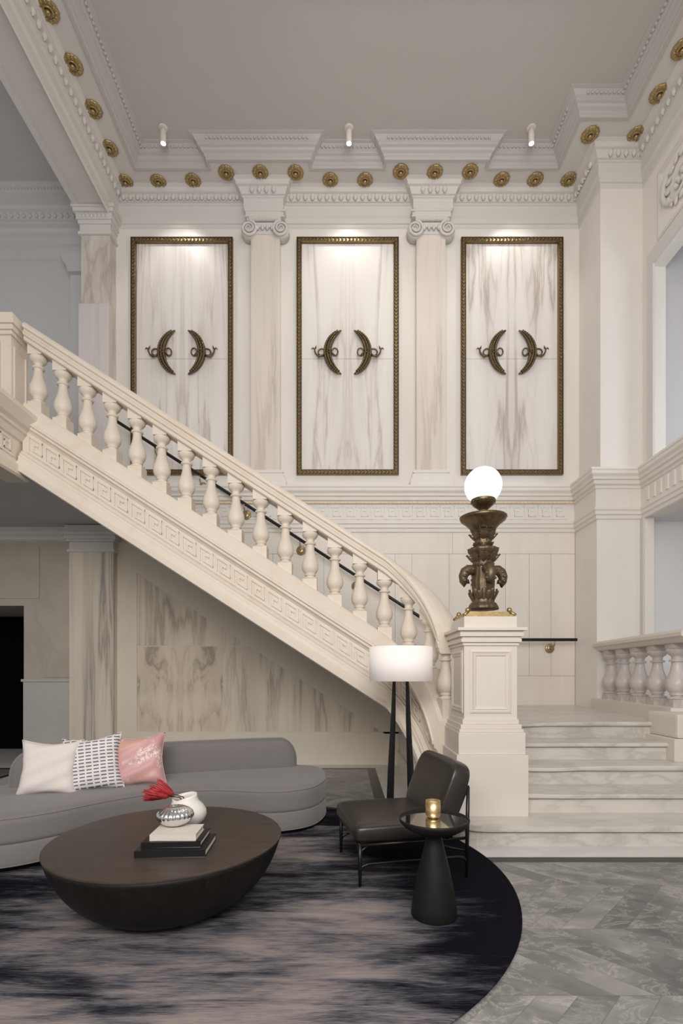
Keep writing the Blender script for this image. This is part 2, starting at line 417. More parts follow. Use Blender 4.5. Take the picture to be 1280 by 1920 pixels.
inner = [(-2.96, -1.5), (-2.96, 7.09), (-1.91, 7.09), (-1.91, 6.97), (-.47, 6.97), (-.47, 7.09), (.57, 7.09), (.57, 6.97),
         (2.01, 6.97), (2.01, 7.09), (3.03, 7.09), (3.03, 6.44), (3.65, 6.44), (3.65, -1.5)]
pl = [(-3.45, -1.5), (-3.45, 7.6), (3.6, 7.6), (3.6, 6.95), (4.2, 6.95), (4.2, -1.5)]
poly = pl + inner[::-1]
struct(MB().prism(poly, SZ, CZ+.1).build('ceiling_border', 'plaster'))
cornprof = [(.0, 7.90), (.015, 7.92), (.015, 7.955), (.03, 7.96), (.03, 8.03), (.055, 8.06), (.055, 8.19), (.075, 8.20), (.075, 8.215),
            (.10, 8.22), (.085, 8.23), (.12, 8.31), (.15, 8.32), (.15, 8.335), (.152, 8.35), (.165, 8.375), (.20, 8.392), (.20, 8.401)]
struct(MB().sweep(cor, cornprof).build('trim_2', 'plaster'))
e = MB(); path_eggs(cor, .115, 8.275, .105, .034, .03, .045, e); path_eggs(cor, .11, 8.245, .1051, .012, .02, .02, e)
struct(e.build('trim_3', 'plaster'))
crown = [(-.02, 8.40), (-.02, 8.385), (.012, 8.385), (.012, 8.415), (.03, 8.43), (.03, 8.455), (.06, 8.47), (.07, 8.50), (.10, 8.51), (.10, 8.53),
         (.13, 8.55), (.16, 8.585), (.20, 8.592), (.20, 8.61)]
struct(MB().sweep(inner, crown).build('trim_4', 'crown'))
e = MB(); path_eggs(inner, .145, 8.558, .055, .02, .018, .02, e)
struct(e.build('trim_5', 'crown'))

# beam on the left and its pier
BX0, BX1 = -3.90, -3.41
b = MB().box(BX0, BX1, -1.5, 7.3, 8.02, 8.7)
struct(b.build('beam_left', 'plaster'))
t2 = MB()
# raised borders of the beam soffit and side fillets
for (x0, x1) in ((BX0, BX0+.07), (BX1-.07, BX1+.012)): t2.box(x0, x1, -1.5, 7.3, 7.995, 8.02)
for (x0, x1) in ((BX0+.07, BX0+.095), (BX1-.095, BX1-.07)): t2.box(x0, x1, -1.5, 7.22, 8.008, 8.02)
t2.box(BX0, BX1, 7.2, 7.3, 7.995, 8.02); t2.box(BX0-.015, BX0, -1.5, 7.3, 8.05, 8.1)
struct(t2.build('trim_6', 'plaster'))

# ------------------------------------------------------------------ back wall and right walls
wb = MB()
wb.box(-3.42, 3.60, 7.5, 7.75, 3.9, 8.75)
wb.box(.75, 3.5, 7.42, 7.75, 0, 4.0); wb.box(-3.42, .75, 7.42, 7.75, .5, 4.0)
struct(wb.build('wall_back', 'wall'))
lo = MB()
# facing slabs of the lower back wall, thin joints between them
cols = [-3.4, -2.6, -1.8, -1.05, -.3, .28, .75, 1.0, 1.55, 1.87, 2.38, 2.73, 3.05, 3.405]
def slabrow(mb, cs, z0, z1, y0, y1, g=.002):
    for a, bb in zip(cs[:-1], cs[1:]): mb.box(a+g, bb-g, y0, y1, z0+g, z1-g)
slabrow(lo, cols, 1.22, 3.02, 7.40, 7.43)
slabrow(lo, [-3.4, -1.5, 0, 1.6, 3.405], 3.02, 3.40, 7.40, 7.43)
slabrow(lo, [-.3, 1.0, 2.38, 3.405], .78, 1.22, 7.40, 7.43)
struct(lo.build('wall_back_facing', 'slab'))
rp = MB()
rp.box(3.51, 4.30, 6.87, 7.6, 3.95, 8.75)             # upper pier
rp.box(3.41, 4.02, 6.77, 7.6, .5, 4.0)                # lower pier
struct(rp.build('wall_pier', 'wall'))
wr = MB()
wr.box(4.09, 4.27, 6.66, 6.9, 3.95, 8.75)             # jamb of the upper opening
wr.box(4.09, 4.27, -1.5, 6.66, 6.66, 8.75)            # over the upper opening
wr.box(4.02, 4.27, -1.5, 6.85, 3.35, 4.0)             # gallery band between openings
wr.box(4.02, 4.14, 6.70, 6.9, .5, 3.36)
struct(wr.build('wall_right', 'wall'))
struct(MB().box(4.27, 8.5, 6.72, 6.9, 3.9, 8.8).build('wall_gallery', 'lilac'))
struct(MB().box(4.1, 8.5, 6.95, 7.15, .5, 3.9).build('wall_side_room', 'cool'))
struct(MB().box(8.4, 8.5, -1.5, 7, .5, 8.8).build('wall_side_room_end', 'cool'))
struct(MB().box(4.27, 8.5, -1.5, 6.95, 3.36, 3.9).build('ceiling_side_room', 'cool'))
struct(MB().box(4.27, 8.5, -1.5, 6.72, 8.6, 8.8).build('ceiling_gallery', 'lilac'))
# opening trims on the right wall
tr = MB()
tr.box(4.06, 4.09, 2, 6.72, 6.66, 6.80); tr.box(4.07, 4.09, 2, 6.75, 6.80, 6.86); tr.box(4.06, 4.09, 6.60, 6.72, 3.99, 6.66)
tr.box(3.99, 4.02, 6.70, 6.77, .78, 3.35)
struct(tr.build('trim_7', 'plaster'))
# wall ledge with key pattern
led = [(-3.41, 7.40), (3.41, 7.40), (3.41, 6.77), (4.02, 6.77), (4.02, 1.5)]
ledprof = [(0, 3.33), (.02, 3.34), (.02, 3.385), (.04, 3.395), (.04, 3.44), (.055, 3.455), (.055, 3.49), (.03, 3.50), (.03, 3.735), (.045, 3.74),
           (.045, 3.775), (.075, 3.79), (.075, 3.835), (.10, 3.845), (.10, 3.88), (.13, 3.91), (.13, 3.955), (.14, 3.96), (.14, 3.99), (-.12, 4.01)]
struct(MB().sweep(led, ledprof).build('trim_8', 'wall'))
KEY = [[(.06, 0), (.06, 1), (.80, 1), (.80, .26), (.36, .26), (.36, .68), (.58, .68)], [(.06, 0), (1.06, 0)]]
def key_strip(mb, f, s0, s1, period, z0, z1, wd, h):
    """f(s, z, q) -> point on the surface"""
    n = int((s1-s0)/period)
    for i in range(n):
        cnt_ = 0
        for pl_ in KEY:
            for (u0, v0), (u1, v1) in zip(pl_[:-1], pl_[1:]):
                cnt_ += 1; hh_ = h+(cnt_+(i % 2)*10)*.00012
                a = s0+(i+u0)*period; bq = s0+(i+u1)*period; c = z0+v0*(z1-z0); d = z0+v1*(z1-z0)
                sa, sb = min(a, bq)-wd/2, max(a, bq)+wd/2; za, zb = min(c, d)-wd/2, max(c, d)+wd/2
                vs = [f(s_, z_, q_) for q_ in (-.002, hh_) for (s_, z_) in ((sa, za), (sb, za), (sb, zb), (sa, zb))]
                mb.add(vs, [(4, 5, 6, 7), (0, 1, 5, 4), (1, 2, 6, 5), (2, 3, 7, 6), (3, 0, 4, 7)])
k = MB()
key_strip(k, lambda s, z, q: (s, 7.37-q, z), -3.3, 3.3, .205, 3.53, 3.70, .024, .009)
for i in range(26):                                    # fluting on the right-hand ledge
    y = 6.6-i*.13; k.box(3.972, 3.99, y-.05, y, 3.53, 3.71)
struct(k.build('trim_9', 'wall'))
k = MB(); k.box(-3.4, 3.4, 7.335, 7.36, 3.742, 3.772)
for i in range(113):
    x = -3.38+i*.06; k.box(x, x+.035, 7.325, 7.336, 3.745, 3.770)
struct(k.build('trim_18', marble('ochre_stone', (.74, .61, .44), (.80, .74, .66), .7, (3, 3, 3))))
# relief ornament on the right wall
rl = MB(); fy0, fy1, fz0, fz1 = 3.9, 6.49, 6.90, 7.72
frame_x(rl, fy0, fy1, fz0, fz1, 4.09, [(-.03, 0), (-.03, .02), (0, .03), (.03, .012), (.04, 0)])
for cy, sg in ((6.1, 1), (5.45, -1), (4.8, 1)):
    pts = [(4.07, cy+.02*j*math.cos(.42*j*sg), 7.31+.02*j*math.sin(.42*j*sg)*.9) for j in range(1, 18)]
    rl.tube(pts, [.012+.0015*j for j in range(17)], 8)
    for j in range(14):
        a = j/14*2*PI; rl.ell((4.07, cy+.22*math.cos(a), 7.31+.26*math.sin(a)), .02, .055, .03, 8, 5, Matrix.Rotation(-a+.6, 3, 'X'))
    for j in range(6):
        rl.ell((4.06, cy+random.uniform(-.1, .1), 7.31+random.uniform(-.12, .12)), .03, .04, .03)
struct(rl.build('trim_10', 'plaster'))

# left upper wall (gallery side)
lw = MB(); lw.box(-8, -3.85, 7.9, 8.1, 3.3, 8.8)
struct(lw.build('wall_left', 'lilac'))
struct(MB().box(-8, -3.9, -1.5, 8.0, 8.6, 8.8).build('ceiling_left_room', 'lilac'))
lc = [(-8, 7.9), (-3.85, 7.9)]
lprof = [(0, 7.74), (.03, 7.76), (.03, 7.84), (.05, 7.86), (.05, 7.93), (.08, 7.95), (.08, 8.06), (.13, 8.09), (.15, 8.14), (.20, 8.16), (.20, 8.185), (.24, 8.20),
         (.27, 8.27), (.31, 8.29), (.33, 8.33), (.33, 8.42), (.34, 8.50), (.36, 8.52), (.40, 8.58), (.42, 8.60)]
struct(MB().sweep(lc, lprof).build('trim_11', 'lilac'))
e = MB(); path_eggs(lc, .255, 8.235, .095, .03, .03, .035, e); path_eggs(lc, .37, 8.545, .05, .018, .018, .022, e)
struct(e.build('trim_12', 'lilac'))
# slim side pilaster next to the pier
sp_ = thing('side_pilaster', 'narrow grey side pilaster squeezed between the pale gallery wall and the veined pier', 'pilaster', (-4.17, 7.84, 3.7))
MB().box(-.09, .09, -.05, .06, 0, 3.75).build('shaft', 'lilac', sp_, .006)
MB().prism_y([(-.09, 3.75), (.12, 3.75), (.14, 4.06), (-.20, 4.06), (-.17, 3.93), (-.12, 3.85)], -.12, .06).build('capital', 'lilac', sp_, .006)
# pier carrying the beam
pr = thing('corner_pier', 'square grey-veined marble pier under the ceiling beam at the top of the stair', 'pier', (-3.62, 7.4, 3.7))
MB().box(-.21, .21, -.1, .35, 0, 3.93).build('shaft', marble('grey_veined_marble', (.70, .65, .61), (.40, .35, .31), .8, (3, 3, .55), width=.05), pr, .004)
cp = MB()
for (z0, z1, o_) in ((3.93, 3.97, .03), (3.97, 4.08, .012), (4.08, 4.13, .03), (4.13, 4.22, .05), (4.22, 4.27, .08), (4.27, 4.32, .10)):
    cp.box(-.21-o_, .21+o_, -.1-o_, .38, z0, z1)
for i in range(8): cp.ell((-.2+.057*i, -.155, 4.175), .022, .02, .04)
cp.build('capital', 'plaster', pr)
bl = tag(MB().box(-.215, .215, -.05, .06, 0, 2.78).build('marble_block', marble('lilac_grey_marble', (.66, .61, .60), (.45, .42, .43), .55, (5, 5, .1), width=.03)),
         'plain lilac-grey marble block standing against the foot of the veined pier', 'block')
bl.location = (-3.57, 7.2, 3.75)

# lower left wall with doorway
ll = MB()
ll.box(-4.47, -3.6, 7.0, 8.4, 0, 3.3); ll.box(-8, -6.6, 7.0, 8.4, 0, 3.3); ll.box(-6.6, -4.47, 7.0, 8.4, 2.20, 3.3)
struct(ll.build('wall_left_lower', 'grey_wall'))
dl = MB(); dl.box(-4.47, -3.6, 6.985, 7.0, .0, 1.14); dl.box(-4.49, -3.6, 6.965, 7.0, 1.14, 1.175); dl.box(-4.47, -3.6, 6.975, 7.0, 0, .27)
struct(dl.build('trim_13', 'grey_dado'))
gd = MB(); gd.box(-4.20, -3.72, 6.985, 7.0, 1.20, 3.02); gd.box(-6.6, -4.25, 6.985, 7.0, 2.30, 3.02)
struct(gd.build('trim_14', 'grey_wall'))
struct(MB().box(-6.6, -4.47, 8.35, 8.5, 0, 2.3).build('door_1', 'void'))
cv = [(-8, 7.0), (-3.60, 7.0)]
struct(MB().sweep(cv, [(0, 3.10), (.03, 3.12), (.03, 3.15), (.07, 3.18), (.07, 3.22), (.10, 3.24), (.10, 3.285)]).build('trim_15', 'plaster'))
# gallery slab with its fascia towards the hall
gx = -3.09
struct(MB().box(-8, -3.2, -1.5, 8.0, 3.27, 3.68).build('ceiling_under_gallery', 'lilac'))
gp = [(gx, -1.5), (gx, 4.90)]
gprof = [(-.25, 3.28), (-.20, 3.12), (.0, 3.12), (.015, 3.14), (.015, 3.23), (-.01, 3.245), (-.01, 3.27), (-.03, 3.28), (-.03, 3.48), (-.01, 3.49), (.02, 3.54), (.04, 3.55), (.04, 3.58),
         (.08, 3.60), (.14, 3.68), (.14, 3.72), (.10, 3.74), (-.25, 3.74)]
struct(MB().sweep(gp, gprof, True).build('trim_16', 'stone'))
k = MB(); key_strip(k, lambda s, z, q: (gx-.03+q, s, z), 2.9, 4.75, .165, 3.31, 3.45, .018, .007)
struct(k.build('trim_17', 'stone'))

# ------------------------------------------------------------------ wall under the stair
YU = 6.93
uw = MB()
def zc(x): return 2.64-.648*(x+2.86)
# border frame: vertical strip, diagonal strip, plinth
uw.prism_y([(-3.13, 0), (-2.86, 0), (-2.86, 3.4), (-3.13, 3.6)], YU-.012, YU+.3)
uw.prism_y([(-2.86, zc(-2.86)), (.56, zc(.56)), (.75, zc(.56)), (.75, 1.0), (-2.86, 3.33)], YU-.012, YU+.3)
uw.box(-2.86, .75, YU-.012, YU+.3, 0, .449)
uw.prism_y([(-2.86, .4), (.75, .4), (.75, .98), (-2.86, 3.31)], YU, YU+.3)
struct(uw.build('wall_under_stair', 'border'))
bb = MB(); bb.box(-3.13, .75, YU-.035, YU-.01, 0, .17); bb.box(-3.13, .75, YU-.028, YU-.01, .17, .19)
struct(bb.build('baseboard_back', 'border'))
def slabs(xs, z0, z1, m, name, mirror_at=None):
    for a, c in zip(xs[:-1], xs[1:]):
        g = .004; pts = [(a+g, z0+g), (c-g, z0+g)]
        for (x) in (c-g, a+g): pts.append((x, min(z1-g, zc(x)-.006)))
        # kink where the diagonal cuts the row
        xk = -2.86+(2.64-(z1-g)-.006)/.648
        if a+g < xk < c-g: pts = [pts[0], pts[1], pts[2], (xk, z1-g), pts[3]]
        if pts[2][1] <= z0+.02:
            xz = -2.86+(2.64-(z0+g)-.006)/.648; pts = [pts[0], (xz, z0+g), pts[-1]]
            if pts[-1][1] <= z0+.02: continue
        ox = mirror_at if mirror_at is not None else 0
        mb = MB().prism_y([(x-ox, z) for x, z in pts], -.004, .01)
        o = mb.build(name, m); o.location = (ox, YU, 0); struct(o)
X_ = lambda px: (px-VX)/F*YU
slabs([-2.86, X_(337), X_(450)], 1.636, 3.2, 'under', 'wall_slab')
slabs([-2.86, X_(337), X_(418)], .449, 1.632, 'under2', 'wall_slab', X_(338))
slabs([X_(418), X_(450), X_(505), X_(541), X_(616), X_(712)], .449, 1.632, 'under', 'wall_slab')
# veined pilaster under the gallery
vp = thing('veined_pilaster', 'cream marble pilaster with dark vertical streaks beside the grey wall under the gallery', 'pilaster', (-3.43, 6.86, 0))
MB().box(-.30, .30, -.06, .3, 0, 2.92).build('shaft', 'vein_pil', vp, .006)
cp = MB()
for (z0, z1, o_) in ((2.90, 2.94, .02), (2.94, 3.04, .0), (3.04, 3.07, .03), (3.07, 3.12, .05), (3.12, 3.16, .08), (3.16, 3.26, .04)):
    cp.box(-.30-o_, .30+o_, -.06-o_, .3, z0, z1)
cp.build('capital', 'plaster', vp, .006)

# ------------------------------------------------------------------ stair: path in plan with heights
PYC = 4.95; XS = .40; RA, RB = .55, .70; AEND = math.radians(76)
def stair_path(x0=-3.10, step=.06):
    pts = []; x = x0
    while x < XS-1e-6: pts.append((x, PYC)); x += step
    n = 26; last = None
    for i in range(n+1):
        a = AEND*i/n; pts.append((XS+RA*math.sin(a), PYC-RB+RB*math.cos(a)))
    s = [0]
    for i in range(1, len(pts)): s.append(s[-1]+math.dist(pts[i], pts[i-1]))
    return pts, s
SP, SS = stair_path()
SL = .645; ZS0 = 1.89+3.10*SL                           # string top height at s=0
S_BEND = XS+3.10                                         # path length where the bend starts
def zs(s):
    t = max(0, s-S_BEND); return ZS0-SL*s-.40*t*t
def at_s(s):
    s = max(0, min(SS[-1]-1e-6, s))
    for i in range(len(SS)-1):
        if SS[i+1] >= s:
            f = (s-SS[i])/(SS[i+1]-SS[i]); a = Vector(SP[i]); b_ = Vector(SP[i+1])
            d = (b_-a).normalized()
            # smoothed direction
            i0 = max(0, i-1); i1 = min(len(SP)-1, i+2); dd = (Vector(SP[i1])-Vector(SP[i0])).normalized()
            return a.lerp(b_, f), dd
ZL = [zs(s) for s in SS]
st = thing('stone_staircase', 'cream stone staircase sweeping up to the left with a key-patterned side', 'staircase', (0, 0, 0))
strprof = [(-.16, -.70), (-.16, -.02), (-.16, .0), (.085, .0), (.10, -.02), (.155, -.165), (.17, -.175), (.17, -.20), (.15, -.21), (.15, -.235), (.13, -.25), (.115, -.275),
           (.115, -.275), (.115, -.485), (.13, -.49), (.14, -.51), (.165, -.525), (.165, -.55), (.18, -.555), (.185, -.60), (.215, -.64), (.215, -.70), (.20, -.71), (-.16, -.71)]
MB().sweep(SP, strprof, True, z=ZL).build('string', 'stone', st)
def sf(s, z, q):
    p, d = at_s(s); r = Vector((d.y, -d.x)); s_ = max(0, min(s, SS[-1]))
    pp = p+r*(.115+q); return (pp.x, pp.y, zs(s_)+z)
k = MB(); key_strip(k, sf, .05, SS[-1]-.03, .1645, -.46, -.305, .021, .011)
k.build('key_frieze', 'stone', st)
# steps behind the string, one solid each
for i in range(18):
    x1 = 1.42-.2415*i; zt = .78+.156*(i+1)
    if zt > 3.72: break
    MB().box(x1-.2715, x1, 5.08, 7.40, zt-.19, zt).build('step', 'step', st)
sfm = MB(); sfm.prism_y([(-3.1, 3.2), (-3.1, 3.45), (1.45, .80), (1.45, .2), (.9, .65)], 5.05, 6.92)
sfm.build('soffit', 'plaster', st)
# closing mass under the landing
ms = MB(); ms.box(.75, 3.6, 4.96, 7.5, 0, .77); ms.box(.96, 1.36, 4.45, 4.98, 0, .77)
ms.box(-3.1, 1.5, 7.30, 7.5, .5, .6)
struct(ms.build('landing', 'step'))
lp = MB(); lp.box(.725, .75, 4.9, YU, 0, .17); lp.box(.73, .75, 4.9, YU, .17, .19)
struct(lp.build('baseboard_right', 'border'))
# wall below the bend of the string down to the floor
cvp = [p for p, s in zip(SP, SS) if s > 3.62]; czl = [zs(s) for s in SS if s > 3.62]
vs = []
for p, s in zip(SP, SS):
    if s > 3.80:
        _, d = at_s(s); r = Vector((d.y, -d.x)); q = Vector(p)+r*.10; vs.append((q.x, q.y, zs(s)-.69))
wq = MB(); n = len(vs)
wq.add([(x, y, 0) for x, y, z in vs]+vs, [(i, i+1, n+i+1, n+i) for i in range(n-1)])
struct(wq.build('wall_stair_foot', 'border'))

# balustrade
BH = .59
def baluster_mesh(h, rb, m, name, parent, sl=0, bw=.068, d=1):
    """plinth, turned body and top block of one baluster; sl = slope under the plinth"""
    mb = MB(); z0 = .075; z1 = h-.055
    L = z1-z0; pf = [(.78, 0), (.84, .012), (.84, .032), (.60, .045), (.50, .065), (.52, .075), (.64, .082), (.66, .098), (.62, .108), (.56, .112), (.74, .145), (.90, .19), (.985, .24), (1.0, .29), (.965, .35), (.87, .41), (.74, .47), (.62, .54), (.535, .61),
          (.48, .69), (.47, .735), (.50, .742), (.66, .748), (.69, .765), (.66, .782), (.50, .79), (.47, .80), (.47, .835), (.52, .86), (.70, .885), (.86, .915), (.93, .945), (.95, .955), (.95, .985), (.86, 1.0)]
    mb.lathe([(r*rb, z0+z*L) for r, z in pf], 20)
    b = bw
    for (a, c) in ((-.10, z0), (z1, h+.10)):
        mb.box(-b, b, -b, b, a, c)
    return mb.build(name, m, parent)
bal = thing('stair_balustrade', 'cream stone balustrade climbing left above the key-patterned stair side', 'balustrade', (0, 0, 0))
railp = [(-.10, .66), (-.10, .60), (-.085, .59), (.085, .59), (.10, .60), (.10, .635), (.115, .645), (.12, .675), (.10, .69), (.10, .70), (.12, .715), (.12, .745), (.09, .775), (.04, .79), (-.04, .79), (-.09, .775), (-.12, .745), (-.12, .69)]
MB().sweep(SP, railp, True, z=ZL).build('handrail', 'stone', bal)
first = None
for i in range(18):
    s = (-3.017+3.10)+.2438*i
    if s > SS[-1]-.05: break
    p, d = at_s(s)
    if first is None:
        o = baluster_mesh(BH, .083, 'stone', 'baluster', bal); first = o
    else:
        o = first.copy(); S.collection.objects.link(o); o.parent = bal
    o.location = (p.x, p.y, zs(s)); o.rotation_euler = (0, 0, math.atan2(d.y, d.x))
# upper newel at the head of the stair
un = thing('upper_newel', 'panelled stone post at the head of the stair beside the top baluster', 'newel post', (-3.42, 4.93, 3.70))
MB().box(-.27, .245, -.15, .12, 0, .80).build('post', 'stone', un, .004)
mb = MB(); frame_y(mb, -.22, .18, .06, .74, -.15, [(0, 0), (0, .012), (.02, .016), (.035, .004), (.04, 0)])
frame_x(mb, -.11, .08, .06, .70, .245, [(0, 0), (0, .008), (.015, .01), (.025, 0)], 1)
mb.build('panel_moulding', 'stone', un)
cp = MB()
for (z0, z1, o_) in ((.78, .82, .02), (.82, .87, .035), (.87, .93, .05), (.93, .985, .03)): cp.box(-.27-o_, .245+o_, -.15-o_, .12+o_, z0, z1)
cp.build('cap', 'stone', un, .008)

# ------------------------------------------------------------------ front steps
fs = thing('marble_steps', 'five worn marble steps with curved first tread rising to the stair landing', 'steps', (0, 0, 0))
def rounded_left(x0, x1, y0, y1, r):
    pts = [(x1, y0), (x1, y1), (x0, y1)]
    for i in range(9):
        a = PI-(-PI/2)*0-(i/8)*(PI/2)
        pts.append((x0+r+r*math.cos(PI+(i/8)*PI/2), y0+r+r*math.sin(PI+(i/8)*PI/2)))
    return pts
R0 = .156
def worn_step(x0, x1, y0, y1, zt, left_r=0):
    """riser plus tread slab with a gently wavy worn nosing"""
    mb = MB(); n = 40; zb = zt-R0
    if left_r:
        mb.prism(rounded_left(x0+.03, x1, y0+.035, y1, left_r), zb, zt-.038)
        mb.prism(rounded_left(x0, x1, y0, y1, left_r+.02), zt-.04, zt)
    else:
        mb.box(x0, x1, y0+.035, y1, zb, zt-.036)
    # tread: nosing profile swept along x with wear
    prof = [(.035, -.04), (.008, -.038), (0, -.028), (0, -.010), (.006, -.002), (.02, 0), (.3, 0)]
    vs = []; xs = [x0+(left_r+.02 if left_r else 0)+(x1-x0-(left_r+.02 if left_r else 0))*i/n for i in range(n+1)]
    for i, x in enumerate(xs):
        wv = (.010*math.exp(-((x-x0-.45)/.28)**2)+.004*math.sin(x*3.1+zt*20))
        for q, h in prof:
            dz = -wv if q < .2 and h > -.03 else 0
            vs.append((x, y0+q-.001, zt+h+dz+.0008))
    k = len(prof)
    mb.add(vs, [(i*k+j, (i+1)*k+j, (i+1)*k+j+1, i*k+j+1) for i in range(n) for j in range(k-1)])
    mb.box(x0+(left_r if left_r else 0), x1, y0+.3, y1, zt-.05, zt+.0006)
    return mb.build('step', 'step', fs)
D1, DT = 3.61, .318
worn_step(.80, 5.5, D1, D1+.9, R0, .22)
worn_step(1.30, 5.5, D1+DT, D1+DT+.6, 2*R0)
worn_step(1.30, 5.5, D1+2*DT, D1+2*DT+.6, 3*R0)
worn_step(1.30, 3.06, D1+3*DT, D1+3*DT+.6, 4*R0)
worn_step(1.30, 3.22, D1+4*DT, D1+4*DT+.6, 5*R0)
struct(MB().box(1.30, 3.45, 5.15, 7.42, .72, .78).build('floor_landing', 'step'))

# ------------------------------------------------------------------ newel with bronze globe lamp
nw = thing('newel_pedestal', 'large panelled stone newel pedestal at the foot of the stair', 'newel post', (1.147, 4.15, R0))
def nb(mb, x0, x1, y0, y1, z0, z1): return mb.box(x0-1.147, x1-1.147, y0-4.15, y1-4.15, z0-R0, z1-R0)
mb = MB(); nb(mb, .865, 1.415, 3.85, 4.50, R0, .63); mb.build('plinth', 'stone2', nw, .004)
mb = MB(); nb(mb, .883, 1.40, 3.87, 4.47, .63, .80); nb(mb, .892, 1.39, 3.88, 4.46, .80, .825); nb(mb, .905, 1.38, 3.895, 4.44, .825, .86); nb(mb, .925, 1.365, 3.915, 4.42, .86, .90)
mb.build('base', 'stone2', nw, .006)
mb = MB(); nb(mb, .94, 1.355, 3.93, 4.40, .88, 1.50); nsh = mb.build('shaft', 'stone2', nw, .003)
mb = MB()
frame_y(mb, .985-1.147, 1.31-1.147, .945-R0, 1.44-R0, 3.93-4.15, [(0, 0), (0, .006), (.015, .012), (.028, .002), (.03, .010), (.042, .008), (.05, 0)])
frame_x(mb, 3.97-4.15, 4.36-4.15, .945-R0, 1.44-R0, .94-1.147, [(0, 0), (0, .006), (.015, .012), (.028, .002), (.03, .010), (.042, .008), (.05, 0)])
mb.build('panel_moulding', 'stone2', nsh)
mb = MB()
for (z0, z1, o_) in ((1.475, 1.50, .012), (1.50, 1.53, .028), (1.53, 1.545, .02), (1.545, 1.575, .04), (1.575, 1.59, .035), (1.59, 1.615, .062)):
    nb(mb, .94-o_, 1.355+o_, 3.93-o_, 4.40+o_, z0, z1)
mb.build('cap', 'stone2', nw, .005)
mb = MB(); nb(mb, .94, 1.355, 3.93, 4.38, 1.61, 1.705); mb.build('top_block', 'stone2', nw, .005)

lamp = thing('bronze_globe_lamp', 'ornate bronze lamp with lit white globe on the newel pedestal', 'lamp', (1.147, 4.14, 1.705))
k_ = .0044
def zz(py): return CH+(HY-py)*k_-1.705
mb = MB(); mb.box(-.20, .20, -.19, .19, 0, .018); mb.box(-.175, .175, -.165, .165, .018, .042)
for sx in (-1, 1):
    for sy in (-1, 1): mb.ell((sx*.165, sy*.155, .055), .022, .022, .022); mb.tube([(sx*.2, sy*.19, .012), (sx*.16, sy*.15, .05)], .014, 6)
mb.build('base_plate', 'gold', lamp)
prof = [(28, 1143), (27, 1139), (24, 1133), (19.5, 1129), (20.5, 1127), (19.5, 1125), (18.6, 1122), (19.2, 1110), (20.5, 1100), (21, 1092), (20, 1085), (18, 1078), (17, 1070), (17.5, 1062), (18.5, 1055), (20, 1047),
        (23, 1040), (27.5, 1034), (28.5, 1030), (24, 1028.5), (17, 1027), (14.5, 1024), (15.5, 1017), (15, 1012), (16, 1006), (18.5, 1000), (22, 996), (23, 993)]
mb = MB(); flute = lambda a, f: 1+.045*math.cos(12*a)
mb.lathe([(r*k_, zz(y)) for r, y in prof], 48, mod=flute)
mb.build('stem', 'bronze', lamp)
def leaf(mb, a, r0, z0, r1, z1, wd, droop):
    """one curling acanthus leaf"""
    n = 8; vs = []; ca, sa = math.cos(a), math.sin(a)
    for i in range(n+1):
        f = i/n; r = r0+(r1-r0)*math.sin(f*PI/2*1.15); z = z0+(z1-z0)*f-droop*max(0, f-.55)**2*5
        w_ = wd*math.sin(PI*(.15+.8*f))*(1+.18*math.cos(i*PI))
        for t_, dz in ((-1, 0), (-.5, .006), (0, .012), (.5, .006), (1, 0)):
            vs.append((r*ca-sa*w_*t_, r*sa+ca*w_*t_, z-dz*0)); 
            vs[-1] = ((r+dz)*ca-sa*w_*t_, (r+dz)*sa+ca*w_*t_, z)
    fs_ = [(i*5+j, (i+1)*5+j, (i+1)*5+j+1, i*5+j+1) for i in range(n) for j in range(4)]
    off = len(vs); vs2 = [(x*.965, y*.965, z-.003) for x, y, z in vs]
    mb.add(vs, fs_, True); mb.add(vs2, [f_[::-1] for f_ in fs_], True)
mb = MB()
for i in range(8):
    a = 2*PI*i/8+.2
    leaf(mb, a, .082, zz(1126), .118, zz(1105), .026, .02)
    leaf(mb, a+.39, .080, zz(1126), .104, zz(1100), .026, .02)
    leaf(mb, a, .066, zz(1066), .086, zz(1055), .024, .015)
    leaf(mb, a+.39, .07, zz(1056), .128, zz(1033), .040, .040)
    leaf(mb, a, .060, zz(1025), .080, zz(1016), .022, .012)
    leaf(mb, a+.39, .064, zz(1013), .108, zz(996), .034, .03)
for i in range(4):                                     # four big curling acanthus volutes
    a = PI/4*0+i*PI/2+.08; ca, sa = math.cos(a), math.sin(a)
    pts = [(.06, 1072), (.095, 1069), (.125, 1069), (.152, 1073), (.168, 1081), (.166, 1090), (.150, 1096), (.134, 1093), (.134, 1087)]
    mb.tube([(r*ca, r*sa, zz(y)) for r, y in pts], [.035, .042, .044, .043, .039, .034, .028, .022, .014], 10)
    for j in range(5):
        r, y = pts[j+1]
        for s_ in (-1, 1): mb.ell((r*ca-sa*.03*s_, r*sa+ca*.03*s_, zz(y)), .02, .02, .014)
mb.build('acanthus_leaves', 'bronze', lamp)
mb = MB(); mb.lathe([(r*k_, zz(y)) for r, y in [(23, 996), (24, 992), (26, 989), (29, 986), (34, 981), (41, 976), (43, 972), (42, 969), (36, 972), (26, 977), (12, 979)]], 48)
for i in range(48): a = 2*PI*i/48; mb.ell((.184*math.cos(a), .184*math.sin(a), zz(970)), .008, .008, .006, 6, 4)
mb.build('drip_bowl', 'bronze_orn', lamp)
mb = MB(); mb.lathe([(r*k_, zz(y)) for r, y in [(8, 979), (7, 965), (7.5, 960), (9, 955), (14, 951), (19, 947), (22, 942), (23, 938), (22, 936), (10, 938)]], 32)
for i in range(16): a = 2*PI*i/16; mb.ell((.096*math.cos(a), .096*math.sin(a), zz(942)), .007, .007, .007, 6, 4)
mb.build('globe_gallery', 'bronze_orn', lamp)
